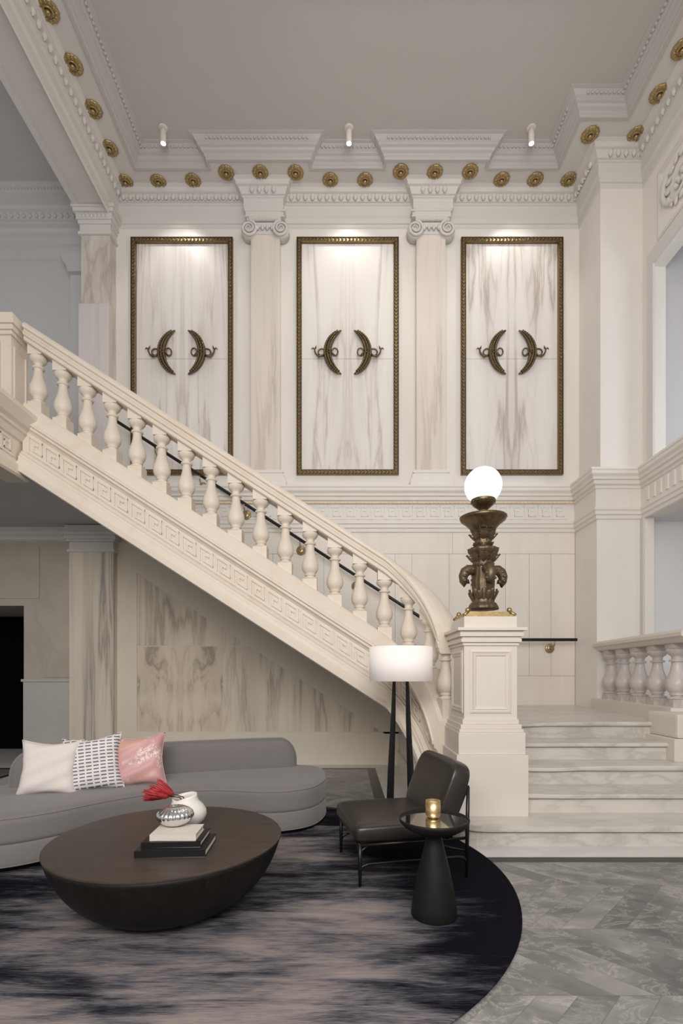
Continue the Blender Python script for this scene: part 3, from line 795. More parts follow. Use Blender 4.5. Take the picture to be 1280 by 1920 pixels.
mb = MB(); mb.ell((0, 0, zz(910.5)), .151, .151, .150, 40, 24); mb.build('globe', 'globe', lamp)

# ------------------------------------------------------------------ right balustrade on the landing
cur = thing('landing_balustrade', 'marble balustrade with grey-lilac balusters at the right edge of the landing', 'balustrade', (0, 0, 0))
cline = lambda y: 3.34+(y-4.88)*.095
def along(mb, y0, y1, prof):
    return mb.sweep([(cline(y1), y1), (cline(y0), y0)], prof, True)
mb = MB(); along(mb, 4.85, 6.78, [(-.20, .6), (.17, .6), (.17, .92), (-.20, .92)]); mb.build('curb', 'stone2', cur, .004)
mb = MB(); along(mb, 4.7, 6.78, [(-.13, 1.56), (.10, 1.56), (.12, 1.585), (.13, 1.60), (.155, 1.615), (.155, 1.65), (.14, 1.677), (-.14, 1.677), (-.155, 1.65)]); mb.build('handrail', 'stone2', cur)
first = None
for y in (6.57, 6.20, 5.82, 5.43, 5.06):
    if first is None: o = first = baluster_mesh(.64, .105, 'balus_lilac', 'baluster', cur, bw=.078)
    else: o = first.copy(); S.collection.objects.link(o); o.parent = cur
    o.location = (cline(y), y, .92); o.rotation_euler = (0, 0, y*5)
    o.rotation_euler = (0, 0, -.095)
rn = thing('right_newel', 'lower stone newel block cut off by the right edge of the picture', 'newel post', (3.22, 4.6, 3*R0))
MB().box(-.27, .3, -.12, .40, 0, .20).build('plinth', 'stone2', rn, .006)
MB().box(-.225, .25, -.09, .36, .20, .42).build('shaft', 'stone2', rn, .03)
struct(MB().box(3.3, 8.5, -1.5, 7.0, .3, .60).build('floor_side_room', 'step'))

# ------------------------------------------------------------------ wall handrail
YR = 7.20
def rx(px): return (px-VX)/F*YR
def rz_(py): return CH+(HY-py)/F*YR
hr = thing('wall_handrail', 'thin black metal handrail with brass brackets running up the back wall', 'handrail', (0, 0, 0))
pts = [(rx(150), YR, rz_(745.5)), (rx(838), YR, rz_(1189.5)), (rx(852), YR, rz_(1197)), (rx(870), YR, rz_(1199.5)), (rx(1081), YR, rz_(1199.5))]
MB().tube(pts, .023, 10).build('rail', 'rail', hr)
bk = None
for px in (190, 290, 375, 458, 562, 668, 820, 1040):
    py = 745.5+(px-150)*.6454 if px < 838 else 1199.5
    x, z = rx(px), rz_(py)
    upper = z > 4.15
    if bk is None:
        mb = MB()
        pass
        # round wall rose (axis along Y) and curved arm
        vs = MB(); vs.lathe([(.066, 0), (.068, .008), (.058, .014), (.048, .014), (.044, .022), (.028, .028), (.012, .03)], 24)
        mb.add([(a, .19-c, b_-.115) for a, b_, c in vs.v], vs.f, True)
        mb.tube([(0, .18, -.115), (0, .08, -.12), (0, .02, -.08), (0, 0, -.015)], .009, 8)
        bk = o = mb.build('bracket', 'brass_b', hr)
    else: o = bk.copy(); S.collection.objects.link(o); o.parent = hr
    o.scale = (1, 1, 1); o.location = (x, YR+(0 if z < 3.45 else -.03), z)
    if upper: o.location = (x, YR, z); o.scale = (1, 1.55, 1)

# ------------------------------------------------------------------ pilasters on the back wall
def pilaster(px_c, label, loc_mat):
    X = (px_c-VX)/F*7.38
    t = thing('pilaster', label, 'pilaster', (X, 7.5, 4.0), group='ionic pilasters on the back wall')
    MB().box(-.215, .215, -.11, .0, .24, 3.74).build('shaft', loc_mat, t, .01)
    b_ = MB()
    for (z0, z1, o_) in ((0.0, .10, .12), (.10, .13, .10), (.13, .18, .085), (.18, .20, .05), (.20, .24, .065)): b_.box(-.215-o_*.8, .215+o_*.8, -.11-o_*.6, 0, z0, z1)
    b_.build('base', 'wall', t, .006)
    c = MB()
    c.box(-.225, .225, -.12, 0, 3.72, 3.80); c.box(-.20, .20, -.15, 0, 3.80, 3.88)
    for i in range(4): c.ell((-.105+.07*i, -.15, 3.80), .024, .024, .042)
    c.box(-.235, .235, -.165, 0, 3.885, 3.95)
    for i in range(15): c.box(-.21+.03*i-.009, -.21+.03*i+.009, -.175, -.16, 3.89, 3.94)
    capo = c.build('capital', 'plaster', t, .0)
    for sx in (-1, 1):
        v = MB(); pts = []; rs = []
        for j in range(44):
            a = PI/2+sx*0+j*.34; r = .118*(1-j/50.0)
            pts.append((sx*(.235+ -r*math.cos(a)*-1*1 if False else 0)+sx*.235+sx*r*math.cos(a+0)*-1*-1, -.155-.0006*j, 3.775+r*math.sin(a))); rs.append(.022*(1-j/60))
        v.tube(pts, rs, 8)
        dsk = MB(); dsk.lathe([(.118, 0), (.118, .10), (.10, .125), (.03, .13)], 24)
        v.add([(sx*.235+a_, -.02-c_, 3.775+b__) for a_, b__, c_ in dsk.v], dsk.f, True)
        v.build('volute', 'plaster', capo)
    # cushion between the volutes, abacus and architrave block
    a = MB(); a.box(-.235, .235, -.15, 0, 3.865, 3.90); a.box(-.29, .29, -.155, 0, 3.95, 3.97); a.box(-.275, .275, -.14, 0, 3.97, 4.03); a.box(-.30, .30, -.16, 0, 4.03, 4.055)
    a.build('abacus', 'plaster', t, .004)
    return t
pilaster(497, 'ionic pilaster between the left and middle gilt-framed panels', 'pil')
pilaster(808, 'ionic pilaster between the middle and right gilt-framed panels', 'pil')

# ------------------------------------------------------------------ framed marble panels and bronze ornaments
PW, PH = 1.52, 3.53
def build_panel(label, X, pm):
    t = thing('framed_panel', label, 'wall panel', (X, 7.5, 4.215), group='gilt-framed marble panels on the back wall')
    MB().box(-.70, .70, -.012, 0, .05, 1.735).box(-.70, .70, -.012, 0, 1.74, PH-.06).build('marble_sheet', pm, t)
    f = MB()
    frame_y(f, -PW/2, PW/2, 0, PH, 0, [(0, 0), (0, .05), (.008, .06), (.016, .045), (.06, .045), (.066, .055), (.072, .05), (.078, .012), (.078, 0)])
    sp_i = .052
    for (ax, L) in (('x', PW), ('z', PH)):
        nn = int((L-.06)/sp_i)
        for side in (0, 1):
            for i in range(nn):
                p = .04+i*(L-.08)/(nn-1)
                for s_ in (-1, 1):
                    if ax == 'x': c = (-PW/2+p, -.047, (.038 if side == 0 else PH-.038)+s_*.010); ro = Matrix.Rotation(s_*.5, 3, 'Y'); r = (.026, .012, .009)
                    else: c = ((-PW/2+.038 if side == 0 else PW/2-.038)+s_*.010, -.047, p); ro = Matrix.Rotation(s_*.5, 3, 'Y'); r = (.009, .012, .026)
                    f.ell(c, r[0], r[1], r[2], 6, 4, ro)
    f.build('frame', 'gilt_frame', t)
    return t
pxs = [(341, 'left', 'panel'), (651.5, 'middle', 'panel2'), (959.5, 'right', 'panel3')]
lab = {'left': 'gilt-framed veined marble panel partly hidden behind the stair rail',
       'middle': 'gilt-framed bookmatched marble panel standing between the two ionic pilasters',
       'right': 'gilt-framed bookmatched marble panel directly above the glowing globe lamp'}
def ornament(label, X, sx):
    t = thing('crescent_ornament', label, 'wall ornament', (X, 7.485, 6.03), group='bronze crescent ornaments on the marble panels')
    g = MB(); pts = []; rs = []
    # arc bulging outwards (to -x for sx=1)
    for j in range(25):
        f_ = j/24; a = (f_-.5)*2*1.12; z = .325*math.sin(a)/math.sin(1.12); x = -.205*(math.cos(a)-math.cos(1.12))/(1-math.cos(1.12))
        pts.append((sx*x, -.03, z)); rs.append(.010+.048*math.sin(PI*f_)**.8)
    g.tube(pts, rs, 8, flat=.55)
    for j in range(2, 23):
        x, y, z = pts[j]; r = rs[j]
        tx, tz = pts[j+1][0]-pts[j-1][0], pts[j+1][2]-pts[j-1][2]; an = math.atan2(tx, tz)
        sgn = 1 if z > 0 else -1
        for u in (-.6, 0, .6):
            nx, nz = tz, -tx; L = math.hypot(nx, nz); nx /= L; nz /= L
            g.ell((x+nx*u*r*1.15, y-r*.42-.006*(1-abs(u)), z+nz*u*r*1.15), .006+r*.22, .017, .028, 6, 4, Matrix.Rotation(an+sgn*u*.5, 3, 'Y'))
    g.build('garland', 'bronze_orn', t)
    r_ = MB()
    c0 = -.19*sx
    for k2 in range(6):
        a = k2*PI/3; r_.ell((c0+.022*math.cos(a), -.07, .0+.022*math.sin(a)), .014, .012, .014, 6, 4)
    def loop(cx, cz, w_, h_, a0=0, n=14): return [(cx+w_*math.cos(a0+2*PI*i/n), -.045-.01*math.sin(2*PI*i/n), cz+h_*math.sin(a0+2*PI*i/n)) for i in range(n+1)]
    r_.tube(loop(c0+sx*.095, -.005, .045, .05), .011, 6)
    r_.tube(loop(c0-sx*.095, -.01, .058, .045), .012, 6)
    tail = [(c0-sx*.05, -.045, -.01), (c0-sx*.09, -.05, -.06), (c0-sx*.14, -.05, -.075), (c0-sx*.18, -.045, -.04), (c0-sx*.20, -.045, .0), (c0-sx*.205, -.045, .035), (c0-sx*.19, -.045, .065)]
    r_.tube(tail, [.012, .015, .016, .014, .012, .012, .009], 6)
    r_.tube([(c0-sx*.20, -.045, .03), (c0-sx*.23, -.045, .055), (c0-sx*.255, -.045, .035)], [.012, .012, .004], 6)
    r_.tube([(c0-sx*.19, -.045, .05), (c0-sx*.18, -.045, .09)], [.012, .004], 6)
    r_.tube([(c0, -.05, 0), (c0+sx*.06, -.05, -.02), (c0+sx*.10, -.05, -.06)], [.012, .012, .004], 6)
    r_.build('ribbon', 'bronze_orn', t)
for px, nm, pm in pxs:
    X = (px-VX)/F*7.47
    build_panel(lab[nm], X, pm)
    ornament('bronze crescent garland bulging left, left one of the pair on the %s panel' % nm, X-.095, 1)
    ornament('bronze crescent garland bulging right, right one of the pair on the %s panel' % nm, X+.095, -1)

# ------------------------------------------------------------------ ceiling rosettes
ros = []
for px, py in ((90, 18), (136, 120), (174, 204), (205, 277)): ros.append((px, py, 'L'))
for px, py in ((235, 340), (297, 340), (362, 338), (424, 323), (488, 323), (554, 323), (619, 337), (684, 337), (751, 321), (815, 322), (881, 321), (940, 336), (1003, 336), (1066, 336)): ros.append((px, py, 'B'))
for px, py in ((1106, 252), (1192, 252), (1236, 175), (1279, 90)): ros.append((px, py, 'R'))
proto = thing('ceiling_rosette', 'x', 'rosette', (0, 0, 0), group='gilt rosettes along the ceiling border')
mb = MB(); prof = [(.02, .0), (.105, 0), (.112, -.010), (.098, -.022), (.075, -.026), (.058, -.018), (.050, -.03), (.045, -.034), (.038, -.022), (.02, -.02)]
mb.lathe(prof, 60, mod=lambda a, f: 1+(.07*abs(math.cos(6*a))-.03)*(1 if .05 < f < .5 else 0))
for i in range(12):
    a = 2*PI*i/12; mb.ell((.08*math.cos(a), .08*math.sin(a), -.022), .022, .014, .012, 6, 4, Matrix.Rotation(a, 3, 'Z'))
mb.build('petals', 'gold', proto)
mb = MB(); mb.ell((0, 0, -.032), .027, .027, .026, 14, 8); mb.build('boss', 'gold', proto)
ordn = ['first', 'second', 'third', 'fourth', 'fifth', 'sixth', 'seventh', 'eighth', 'ninth', 'tenth', 'eleventh', 'twelfth', 'thirteenth', 'fourteenth']
cnt = {'L': 0, 'B': 0, 'R': 0}
rl_ = ['gilt rosette over the inner corner of the right-hand ceiling jog', 'gilt rosette directly above the right pier, outermost of its pair',
       'gilt rosette on the right side run, next nearer the camera than the pier', 'gilt rosette cut by the right edge of the picture']
ll_ = ['gilt rosette at the top left edge of the picture, nearest of the left run', 'second nearest gilt rosette of the left ceiling run',
       'third gilt rosette down the left ceiling run', 'gilt rosette of the left run closest to the back corner']
for i, (px, py, g) in enumerate(ros):
    D = (SZ-CH)*F/(HY-py); X = (px-VX)/F*D
    o = proto if i == 0 else copy_tree(proto)
    o.location = (X, D, SZ); o.rotation_euler = (0, 0, random.random())
    j = cnt[g]; cnt[g] += 1
    if g == 'L': o['label'] = ll_[j]
    elif g == 'R': o['label'] = rl_[j]
    else: o['label'] = 'gilt rosette over the back wall, %s from the left in that row' % ordn[j]

# ------------------------------------------------------------------ ceiling spotlights
def spot(px, label):
    D = 6.75; X = (px-VX)/F*D
    t = thing('ceiling_spotlight', label, 'spotlight', (X, D, CZ), group='white spotlights on the ceiling')
    MB().lathe([(.001, -.012), (.055, -.012), (.06, -.008), (.06, 0)], 24).build('canopy', 'white_metal', t)
    mb = MB(); mb.tube([(0, 0, 0), (0, 0, -.05)], .012, 8)
    mb.lathe([(.036, -.05), (.038, -.055), (.038, -.21), (.034, -.215), (.030, -.205)], 20, close=False)
    mb.add([(.036*math.cos(2*PI*k/20), .036*math.sin(2*PI*k/20), -.05) for k in range(20)], [tuple(range(20))])
    brl = mb.build('barrel', 'white_metal', t)
    mb = MB(); mb.lathe([(.001, -.2105), (.031, -.2105), (.031, -.207)], 20); mb.build('lens', 'lens', brl)
    l = bpy.data.lights.new('spot_beam', 'SPOT'); l.energy = 42; l.color = (1, .95, .90); l.spot_size = math.radians(78); l.spot_blend = .7; l.shadow_soft_size = .03
    lo_ = bpy.data.objects.new('spot_beam', l); S.collection.objects.link(lo_); lo_.location = (X, D+.03, CZ-.235)
    lo_.rotation_euler = (Vector((X, 7.5, 6.7))-Vector(lo_.location)).to_track_quat('-Z', 'Y').to_euler()
spot(306, 'white ceiling spotlight over the left marble panel')
spot(654, 'white ceiling spotlight over the middle marble panel')
spot(996, 'white ceiling spotlight over the right marble panel')

# ------------------------------------------------------------------ rug
rg = MB(); rg.lathe([(1.66, 0), (1.672, .004), (1.672, .010), (1.66, .013)], 128, smooth=False)
o = tag(rg.build('round_rug', 'rug'), 'large round rug streaked in navy, violet-grey and blush under the seating', 'rug'); o.location = (-.68, 3.08, .004)
RT = .0172

# ------------------------------------------------------------------ sofa
sofa = thing('curved_sofa', 'long curved grey wool sofa with low rounded back behind the coffee table', 'sofa', (-1.5, 3.95, RT))
OX, OY = -1.5, 3.95
def smooth_closed(pts, n=8):
    out = []; m = len(pts)
    for i in range(m):
        p0, p1, p2, p3 = [Vector(pts[(i+j-1) % m]) for j in range(4)]
        for k in range(n):
            t = k/n
            out.append(.5*((2*p1)+(-p0+p2)*t+(2*p0-5*p1+4*p2-p3)*t*t+(-p0+3*p1-3*p2+p3)*t**3))
    return out
seat = [(-.17, 4.52), (-.17, 4.25), (-.27, 3.97), (-.55, 3.83), (-1.0, 3.89), (-1.39, 3.80), (-1.68, 3.56), (-1.9, 3.28), (-2.12, 3.11), (-2.42, 3.05), (-2.75, 3.12), (-2.98, 3.40),
        (-2.95, 3.75), (-2.68, 4.05), (-2.2, 4.40), (-1.62, 4.66), (-1.05, 4.86), (-.60, 4.95), (-.33, 4.90), (-.20, 4.75)]
SO = [Vector((p.x-OX, p.y-OY)) for p in smooth_closed(seat)]
def offset(poly, d):
    n = len(poly); out = []
    for i in range(n):
        t = (poly[(i+1) % n]-poly[i-1]).normalized(); nr = Vector((t.y, -t.x))
        out.append(poly[i]-nr*d)
    return out
def area2(p): return sum(p[i-1].x*p[i].y-p[i].x*p[i-1].y for i in range(len(p)))
if area2(SO) < 0: SO = SO[::-1]
def layered(mb, layers):
    n = len(SO); vs = []
    for d, z in layers: vs += [(p.x, p.y, z) for p in offset(SO, d)]
    L = len(layers)
    fs_ = [(i*n+k, i*n+(k+1) % n, (i+1)*n+(k+1) % n, (i+1)*n+k) for i in range(L-1) for k in range(n)]
    mb.add(vs, fs_+[tuple((L-1)*n+k for k in range(n)), tuple(range(n))[::-1]], True)
    return mb
layered(MB(), [(.03, .0), (.03, .035)]).build('plinth', 'black', sofa)
layered(MB(), [(.04, .030), (.008, .030), (.002, .034), (-.002, .042), (-.003, .055), (-.003, .155), (.001, .166), (.006, .171), (.04, .172)]).build('base', 'sofa', sofa)
sc_ = layered(MB(), [(.05, .169), (.014, .170), (.006, .174), (.001, .182), (-.002, .190), (-.003, .20), (-.003, .29), (-.001, .315), (.006, .330), (.020, .343), (.05, .350), (.12, .353)]).build('seat_cushion', 'sofa', sofa)
pp = offset(SO, .004); MB().tube([(p.x, p.y, .331) for p in pp]+[(pp[0].x, pp[0].y, .331)], .0035, 6).build('seat_piping', 'sofa', sc_)
pp = offset(SO, -.002); MB().tube([(p.x, p.y, .035) for p in pp]+[(pp[0].x, pp[0].y, .035)], .004, 6).build('base_piping', 'sofa', sofa)
bc = [(-2.62, 3.92), (-2.40, 4.08), (-2.1, 4.27), (-1.75, 4.44), (-1.4, 4.58), (-1.0, 4.71), (-.7, 4.79), (-.46, 4.84)]
def openspl(pts, n=8):
    out = []
    for i in range(len(pts)-1):
        p0 = Vector(pts[max(i-1, 0)]); p1 = Vector(pts[i]); p2 = Vector(pts[i+1]); p3 = Vector(pts[min(i+2, len(pts)-1)])
        for k in range(n):
            t = k/n; out.append(.5*((2*p1)+(-p0+p2)*t+(2*p0-5*p1+4*p2-p3)*t*t+(-p0+3*p1-3*p2+p3)*t**3))
    out.append(Vector(pts[-1])); return out
C_ = openspl(bc, 10); cs = [0]
for i in range(1, len(C_)): cs.append(cs[-1]+(C_[i]-C_[i-1]).length)
vs = []; seg = 28; Lb = cs[-1]; ends = .16; n = len(C_)
# refine stations near the ends
st_ = []
for i in range(14): st_.append(ends*(1-math.cos(i/13*PI/2)))
st_ += [ends+(Lb-2*ends)*i/40 for i in range(1, 40)]
st_ += [Lb-s for s in st_[:14][::-1]]
for s in st_:
    i = max(j for j in range(n) if cs[j] <= s+1e-9); i = min(i, n-2); f_ = (s-cs[i])/(cs[i+1]-cs[i]); c = C_[i].lerp(C_[i+1], f_)
    d = (C_[i+1]-C_[i]).normalized(); nr = Vector((-d.y, d.x))
    e_ = min(s, Lb-s); k = min(1, e_/ends); kk = math.sqrt(max(0, 1-(1-k)**2))
    top = .42+.20*kk; wd = .105*(.25+.75*kk)+.001; mid = (.28+top)/2; hh = (top-.28)/2
    for j in range(seg):
        a = 2*PI*j/seg; ca, sa = math.cos(a), math.sin(a); ex = .55
        u = math.copysign(abs(ca)**ex, ca)*wd; v_ = math.copysign(abs(sa)**ex, sa)*hh
        p = c+nr*(u+(v_+hh)*.10); vs.append((p.x-OX, p.y-OY, mid+v_))
m_ = len(st_)
mb = MB(); mb.add(vs, [(i*seg+k, i*seg+(k+1) % seg, (i+1)*seg+(k+1) % seg, (i+1)*seg+k) for i in range(m_-1) for k in range(seg)]+[tuple(range(seg))[::-1], tuple((m_-1)*seg+k for k in range(seg))], True)
mb.build('backrest', 'sofa', sofa)

# pillows
def pillow(name, label, px, py, D, size, m, rot, hw=1.0, th=.095):
    n = 22; vs = []; fs_ = []
    for side in (1, -1):
        b = len(vs)
        for i in range(n+1):
            for j in range(n+1):
                u = -1+2*i/n; v = -1+2*j/n
                pin = .90+.10*(u*u*.5+v*v*.5)
                x = u*(1-.17*(1-abs(v)**1.6)*abs(u)**3)
                z = v*(1-.18*(1-abs(u)**1.6)*abs(v)**3)
                t = ((1-u**4)*(1-v**4))**.55
                y = side*t*th*(1+.10*math.sin(7*u+3*v)*(1-t)+.06*math.sin(11*v-5*u))
                vs.append((x*size*hw/2, -y, z*size/2))
        for i in range(n):
            for j in range(n):
                q = (b+i*(n+1)+j, b+(i+1)*(n+1)+j, b+(i+1)*(n+1)+j+1, b+i*(n+1)+j+1)
                fs_.append(q if side == 1 else q[::-1])
    t = thing(name, label, 'pillow', ((px-VX)/F*D, D, CH+(HY-py)/F*D), group='scatter cushions on the sofa')
    mb = MB(); mb.add(vs, fs_, True)
    o = mb.build('cover', m, t)
    # seam piping round the edge
    ed = []
    for (a0, a1) in (((-1, -1), (1, -1)), ((1, -1), (1, 1)), ((1, 1), (-1, 1)), ((-1, 1), (-1, -1))):
        for k in range(14):
            u = a0[0]+(a1[0]-a0[0])*k/14; v = a0[1]+(a1[1]-a0[1])*k/14
            x = u*(1-.17*(1-abs(v)**1.6)*abs(u)**3); z = v*(1-.18*(1-abs(u)**1.6)*abs(v)**3)
            ed.append((x*size*hw/2, 0, z*size/2))
    MB().tube(ed+[ed[0]], .003, 5).build('seam', m, o)
    t.rotation_euler = rot
    return t
pillow('throw_pillow', 'plain white linen pillow at the left end of the sofa', 94, 1441, 3.80, .44, 'pillow_w', (-.30, .02, .22), .98)
pillow('throw_pillow', 'white pillow woven with small grey dashes, between the white and pink pillows', 176, 1433, 3.92, .46, 'pillow_p', (-.28, -.10, .30), .93)
pillow('throw_pillow', 'blush pink shimmering pillow, rightmost on the sofa', 260, 1427, 4.07, .44, 'pillow_k', (-.28, -.07, .22), .98)

# ------------------------------------------------------------------ coffee table
TX, TY, TH, TR = -.945, 2.71, .38, .60
ct = thing('coffee_table', 'round dark brown wooden coffee table shaped like a bowl cut flat on top', 'coffee table', (TX, TY, RT))
pf = []
for i in range(25):
    a = PI/2*i/24
    pf.append((.20+(TR-.20)*math.sin(a)**.92 if i else .20, .345*(1-math.cos(a)**1.0) if i else 0))
TM = math.radians(74); pf = [(.20, 0)]+[(.21+(TR-.213)*math.sin(TM*i/24)/math.sin(TM), .352*(1-math.cos(TM*i/24))/(1-math.cos(TM))) for i in range(1, 25)]
MB().lathe(pf, 96).build('bowl_base', 'wood_side', ct)
MB().lathe([(TR-.002, .350), (TR, .354), (TR, .361), (TR-.003, .3628), (.001, .3628)], 96, smooth=False).build('tabletop', 'wood', ct)
ZT = RT+.3632
def pt(px, py, z):
    D = (CH-z)*F/(py-HY); return ((px-VX)/F*D, D)
# books: front-left corner at pixel, sizes in metres
def book(label, px, py, z, w_, d_, h_, rz, m, cover='black'):
    x, y = pt(px, py, z)
    t = thing('book', label, 'book', (x, y, z), rz, 'books stacked on the coffee table')
    mb = MB(); mb.box(0, w_, 0, d_, 0, .004); mb.box(0, w_, 0, d_, h_-.004, h_); mb.box(0, w_, 0, .005, 0, h_)
    cv_ = mb.build('cover', m, t, .0012); MB().box(.004, w_-.004, .005, d_-.004, .004, h_-.004).build('pages', 'paper', cv_)
    return t
b1h, b2h, b3h = .032, .026, .030
book('largest black book at the bottom of the stack on the coffee table', 251, 1609, ZT, .335, .25, b1h, .045, 'black')
book('thinner black book in the middle of the stack', 264, 1590, ZT+b1h, .285, .215, b2h, .045, 'black')
book('cream linen-covered book on top of the stack', 280, 1577, ZT+b1h+b2h, .225, .17, b3h, .04, 'linen_book')
ZB = ZT+b1h+b2h+b3h
x, y = pt(326, 1549, ZB)
sv = MB(); prof = [(.012, 0), (.030, .001), (.045, .008), (.060, .022), (.068, .038), (.066, .052), (.054, .066), (.036, .076), (.018, .080), (.012, .078), (.008, .074)]
sv.lathe([(r*1.27, z*1.27) for r, z in prof], 96, mod=lambda a, f: 1+.10*abs(math.cos(12*a))*math.sin(PI*min(1, f*1.1)))
o = tag(sv.build('fluted_vase', 'chrome'), 'small squat fluted silver vase on the cream book', 'vase'); o.location = (x, y+.02, ZB)
# white vase with pinched mouth
vx, vy = pt(353, 1553, ZT)
wv = thing('ceramic_vase', 'matte white asymmetrical ceramic vase holding the red flower behind the books', 'vase', (vx-.035, vy+.06, ZT))
mb = MB(); vs = []; seg = 40
rows = [(.05, 0, 0), (.078, .006, .003), (.098, .03, .008), (.108, .062, .012), (.105, .09, .013), (.092, .118, .008), (.076, .138, .0), (.068, .155, -.004), (.067, .170, -.006), (.062, .172, -.006), (.060, .155, -.004), (.066, .138, .0), (.08, .11, .005), (.08, .05, .01)]
for i, (r, z, ox) in enumerate(rows):
    for k2 in range(seg):
        a = 2*PI*k2/seg; f_ = i/(len(rows)-1)
        lip = max(0, (z-.13))/.06
        zz_ = z+lip*(.020*math.cos(a-.5)-.012*math.exp(-((a-4.3)/.5)**2))
        rr = r*(1+.10*lip*math.cos(2*a))
        vs.append((ox+rr*math.cos(a), rr*math.sin(a)*.9, zz_))
L = len(rows)
mb.add(vs, [(i*seg+k2, i*seg+(k2+1) % seg, (i+1)*seg+(k2+1) % seg, (i+1)*seg+k2) for i in range(L-1) for k2 in range(seg)]+[tuple(range(seg))[::-1], tuple((L-1)*seg+k2 for k2 in range(seg))], True)
mb.build('body', 'ceramic', wv)
# red flower
fl = thing('red_flower', 'crimson spiky-petalled flower stems leaning out of the white vase', 'flower', (vx-.035, vy+.06, ZT))
mb = MB(); mb.tube([(.03, 0, .06), (.0, -.04, .172), (-.055, -.06, .195)], .0035, 6); mb.tube([(.03, .01, .06), (-.02, -.04, .170), (-.095, -.05, .182)], .0035, 6)
mb.build('stem', 'stem', fl)
for (cx, cy, cz_, dr, L0) in ((-.050, -.06, .188, Vector((-.62, -.1, .50)), .115), (-.095, -.05, .178, Vector((-.95, -.2, .12)), .125), (-.07, -.07, .18, Vector((-.8, -.25, .3)), .11)):
    mb = MB(); dr.normalize()
    a1 = dr.cross(Vector((0, 1, 0))).normalized(); a2 = dr.cross(a1)
    for k2 in range(44):
        ring = k2 % 4; th = k2*2.39996; sp2 = .10+.17*ring
        d_ = (dr+(a1*math.cos(th)+a2*math.sin(th))*sp2).normalized(); c = Vector((cx, cy, cz_))
        Lp = L0*random.uniform(.6, 1.0)*(1-.08*ring)
        bend = dr*.02*ring
        mb.tube([c, c+d_*Lp*.35, c+d_*Lp*.7+bend*.5, c+d_*Lp+bend], [.004, .0095, .0080, .0008], 5, flat=.4)
    mb.build('petals', 'petal', fl)

# ------------------------------------------------------------------ side table and cup
SX, SY = .4625, 2.58
stt = thing('side_table', 'black pedestal side table with flared cone foot and mirrored round top', 'side table', (SX, SY, RT))
H = .51-RT
MB().lathe([(.116, 0), (.118, .006), (.112, .06), (.098, .15), (.076, .25), (.052, .345), (.040, .40), (.039, .41)], 48).build('pedestal', 'blackwood', stt)
MB().lathe([(.043, .405), (.06, .414), (.11, .432), (.155, .456), (.178, .482), (.180, H+.004), (.176, H+.006), (.172, H+.002), (.169, H-.010), (.001, H-.010)], 64).build('dish_top', 'blackwood', stt)
MB().lathe([(.001, H-.006), (.1705, H-.006), (.1705, H-.010)], 64, smooth=False).build('mirror', 'mirror', stt)
cx, cy = pt(811.5, 1532, .506)
cu = thing('brass_cup', 'small polished brass candle cup on the mirrored side table', 'candle', (cx, cy, RT+H-.005))
MB().lathe([(.022, 0), (.032, .002), (.0375, .010), (.039, .022), (.039, .088), (.037, .088), (.036, .070), (.001, .070)], 40).build('cup', 'brass', cu)
MB().lathe([(.001, .074), (.0355, .074), (.0355, .066)], 32, smooth=False).build('wax', 'wax', cu)

# ------------------------------------------------------------------ lounge chair
ch = thing('lounge_chair', 'low armless dark leather lounge chair with thin black frame beside the lamp', 'chair', (.092, 2.917, RT), math.radians(11.5))
def cushion(mb, c, hx, hy, hz, ex=.28, seg=36, rings=18, rot=None, dome=0):
    vs = []
    for i in range(rings+1):
        th = -PI/2+PI*i/rings
        for k2 in range(seg):
            a = 2*PI*k2/seg
            cp_ = lambda v, e: math.copysign(abs(v)**e, v)
            p = Vector((hx*cp_(math.cos(th), .32)*cp_(math.cos(a), ex), hy*cp_(math.cos(th), .32)*cp_(math.sin(a), ex), hz*cp_(math.sin(th), .5)))
            if p.z > 0: p.z += dome*(1-(p.x/hx)**2)*(1-(p.y/hy)**2)
            if rot: p = rot @ p
            vs.append(Vector(c)+p)
    mb.add(vs, [(i*seg+k2, i*seg+(k2+1) % seg, (i+1)*seg+(k2+1) % seg, (i+1)*seg+k2) for i in range(rings) for k2 in range(seg)], True)
    return mb
CW = .57
cushion(MB(), (.295, CW/2, .305), .335, .310, .062, .16, dome=.015).build('seat_cushion', 'leather', ch)
bk_rot = Matrix.Rotation(.37, 3, 'Y')
cushion(MB(), (.580, CW/2, .495),   .068, .308, .212, .22, rot=bk_rot).build('back_cushion', 'leather', ch)
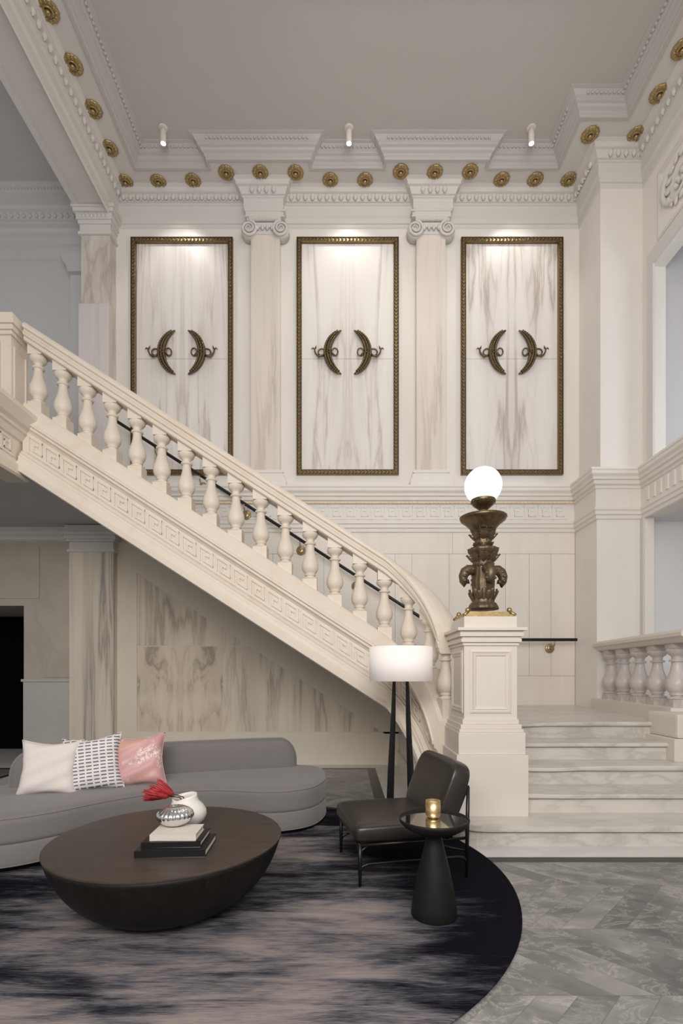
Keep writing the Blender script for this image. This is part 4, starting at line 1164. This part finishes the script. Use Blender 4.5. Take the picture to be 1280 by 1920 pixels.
def taper_leg(x, y, x2, y2, z2, r0=.008, r1=.013):
    return MB().tube([(x, y, 0), (x+(x2-x)*.5, y+(y2-y)*.5, z2*.5), (x2, y2, z2)], [r0, r1, r1*.85], 8)
for yy in (0, CW):
    taper_leg(0, yy, 0, yy, .245).build('leg', 'black', ch)
    taper_leg(.665, yy, .675, yy, .55).build('leg', 'black', ch)
fr = MB()
for yy in (0, CW):
    fr.tube([(0, yy, .240), (.67, yy, .240)], .010, 8)
    fr.tube([(0, yy, .085), (.012, yy, .115), (.05, yy, .128), (.30, yy, .130), (.62, yy, .128), (.655, yy, .115), (.667, yy, .085)], [.011, .011, .008, .007, .008, .011, .010], 8)
    fr.tube([(0, yy, .165), (.012, yy, .21), (.05, yy, .237)], [.008, .009, .006], 8)
    fr.tube([(.54, yy, .245), (.675, yy, .56)], .010, 8)
    fr.tube([(.44, yy, .24), (.55, yy, .19), (.66, yy, .16)], .007, 8)
fr.tube([(0, 0, .240), (0, CW, .240)], .010, 8); fr.tube([(.58, 0, .240), (.58, CW, .240)], .010, 8)
fr.tube([(.675, 0, .55), (.675, CW, .55)], .009, 8)
fr.tube([(.005, .02, .175), (.005, .12, .235)], .007, 6)
fr.build('frame', 'black', ch)

# ------------------------------------------------------------------ floor lamp
LX, LY = .468, 4.15
fla = thing('floor_lamp', 'floor lamp with wide white drum shade on slender splayed black legs', 'floor lamp', (LX, LY, 0))
sh = MB(); sh.lathe([(.257, 1.195), (.259, 1.195), (.260, 1.475), (.258, 1.475)], 64, close=False)
sh.lathe([(.001, 1.205), (.256, 1.205)], 64, close=False); sh.lathe([(.001, 1.468), (.256, 1.468)], 64, close=False)
sh.build('lamp_shade', 'shade', fla)
for sx in (-1, 1):
    MB().tube([(sx*.093+.0, 0, .012), (sx*.080, 0, .45), (sx*.062, 0, .9), (sx*.053, 0, 1.24)], [.031, .028, .020, .012], 4, smooth=False).build('leg', 'rail', fla)
MB().box(-.13, .13, -.09, .09, 0, .015).build('foot_plate', 'rail', fla, .003)
MB().box(-.065, .065, -.012, .012, 1.20, 1.23).build('neck_bar', 'rail', fla, .003)
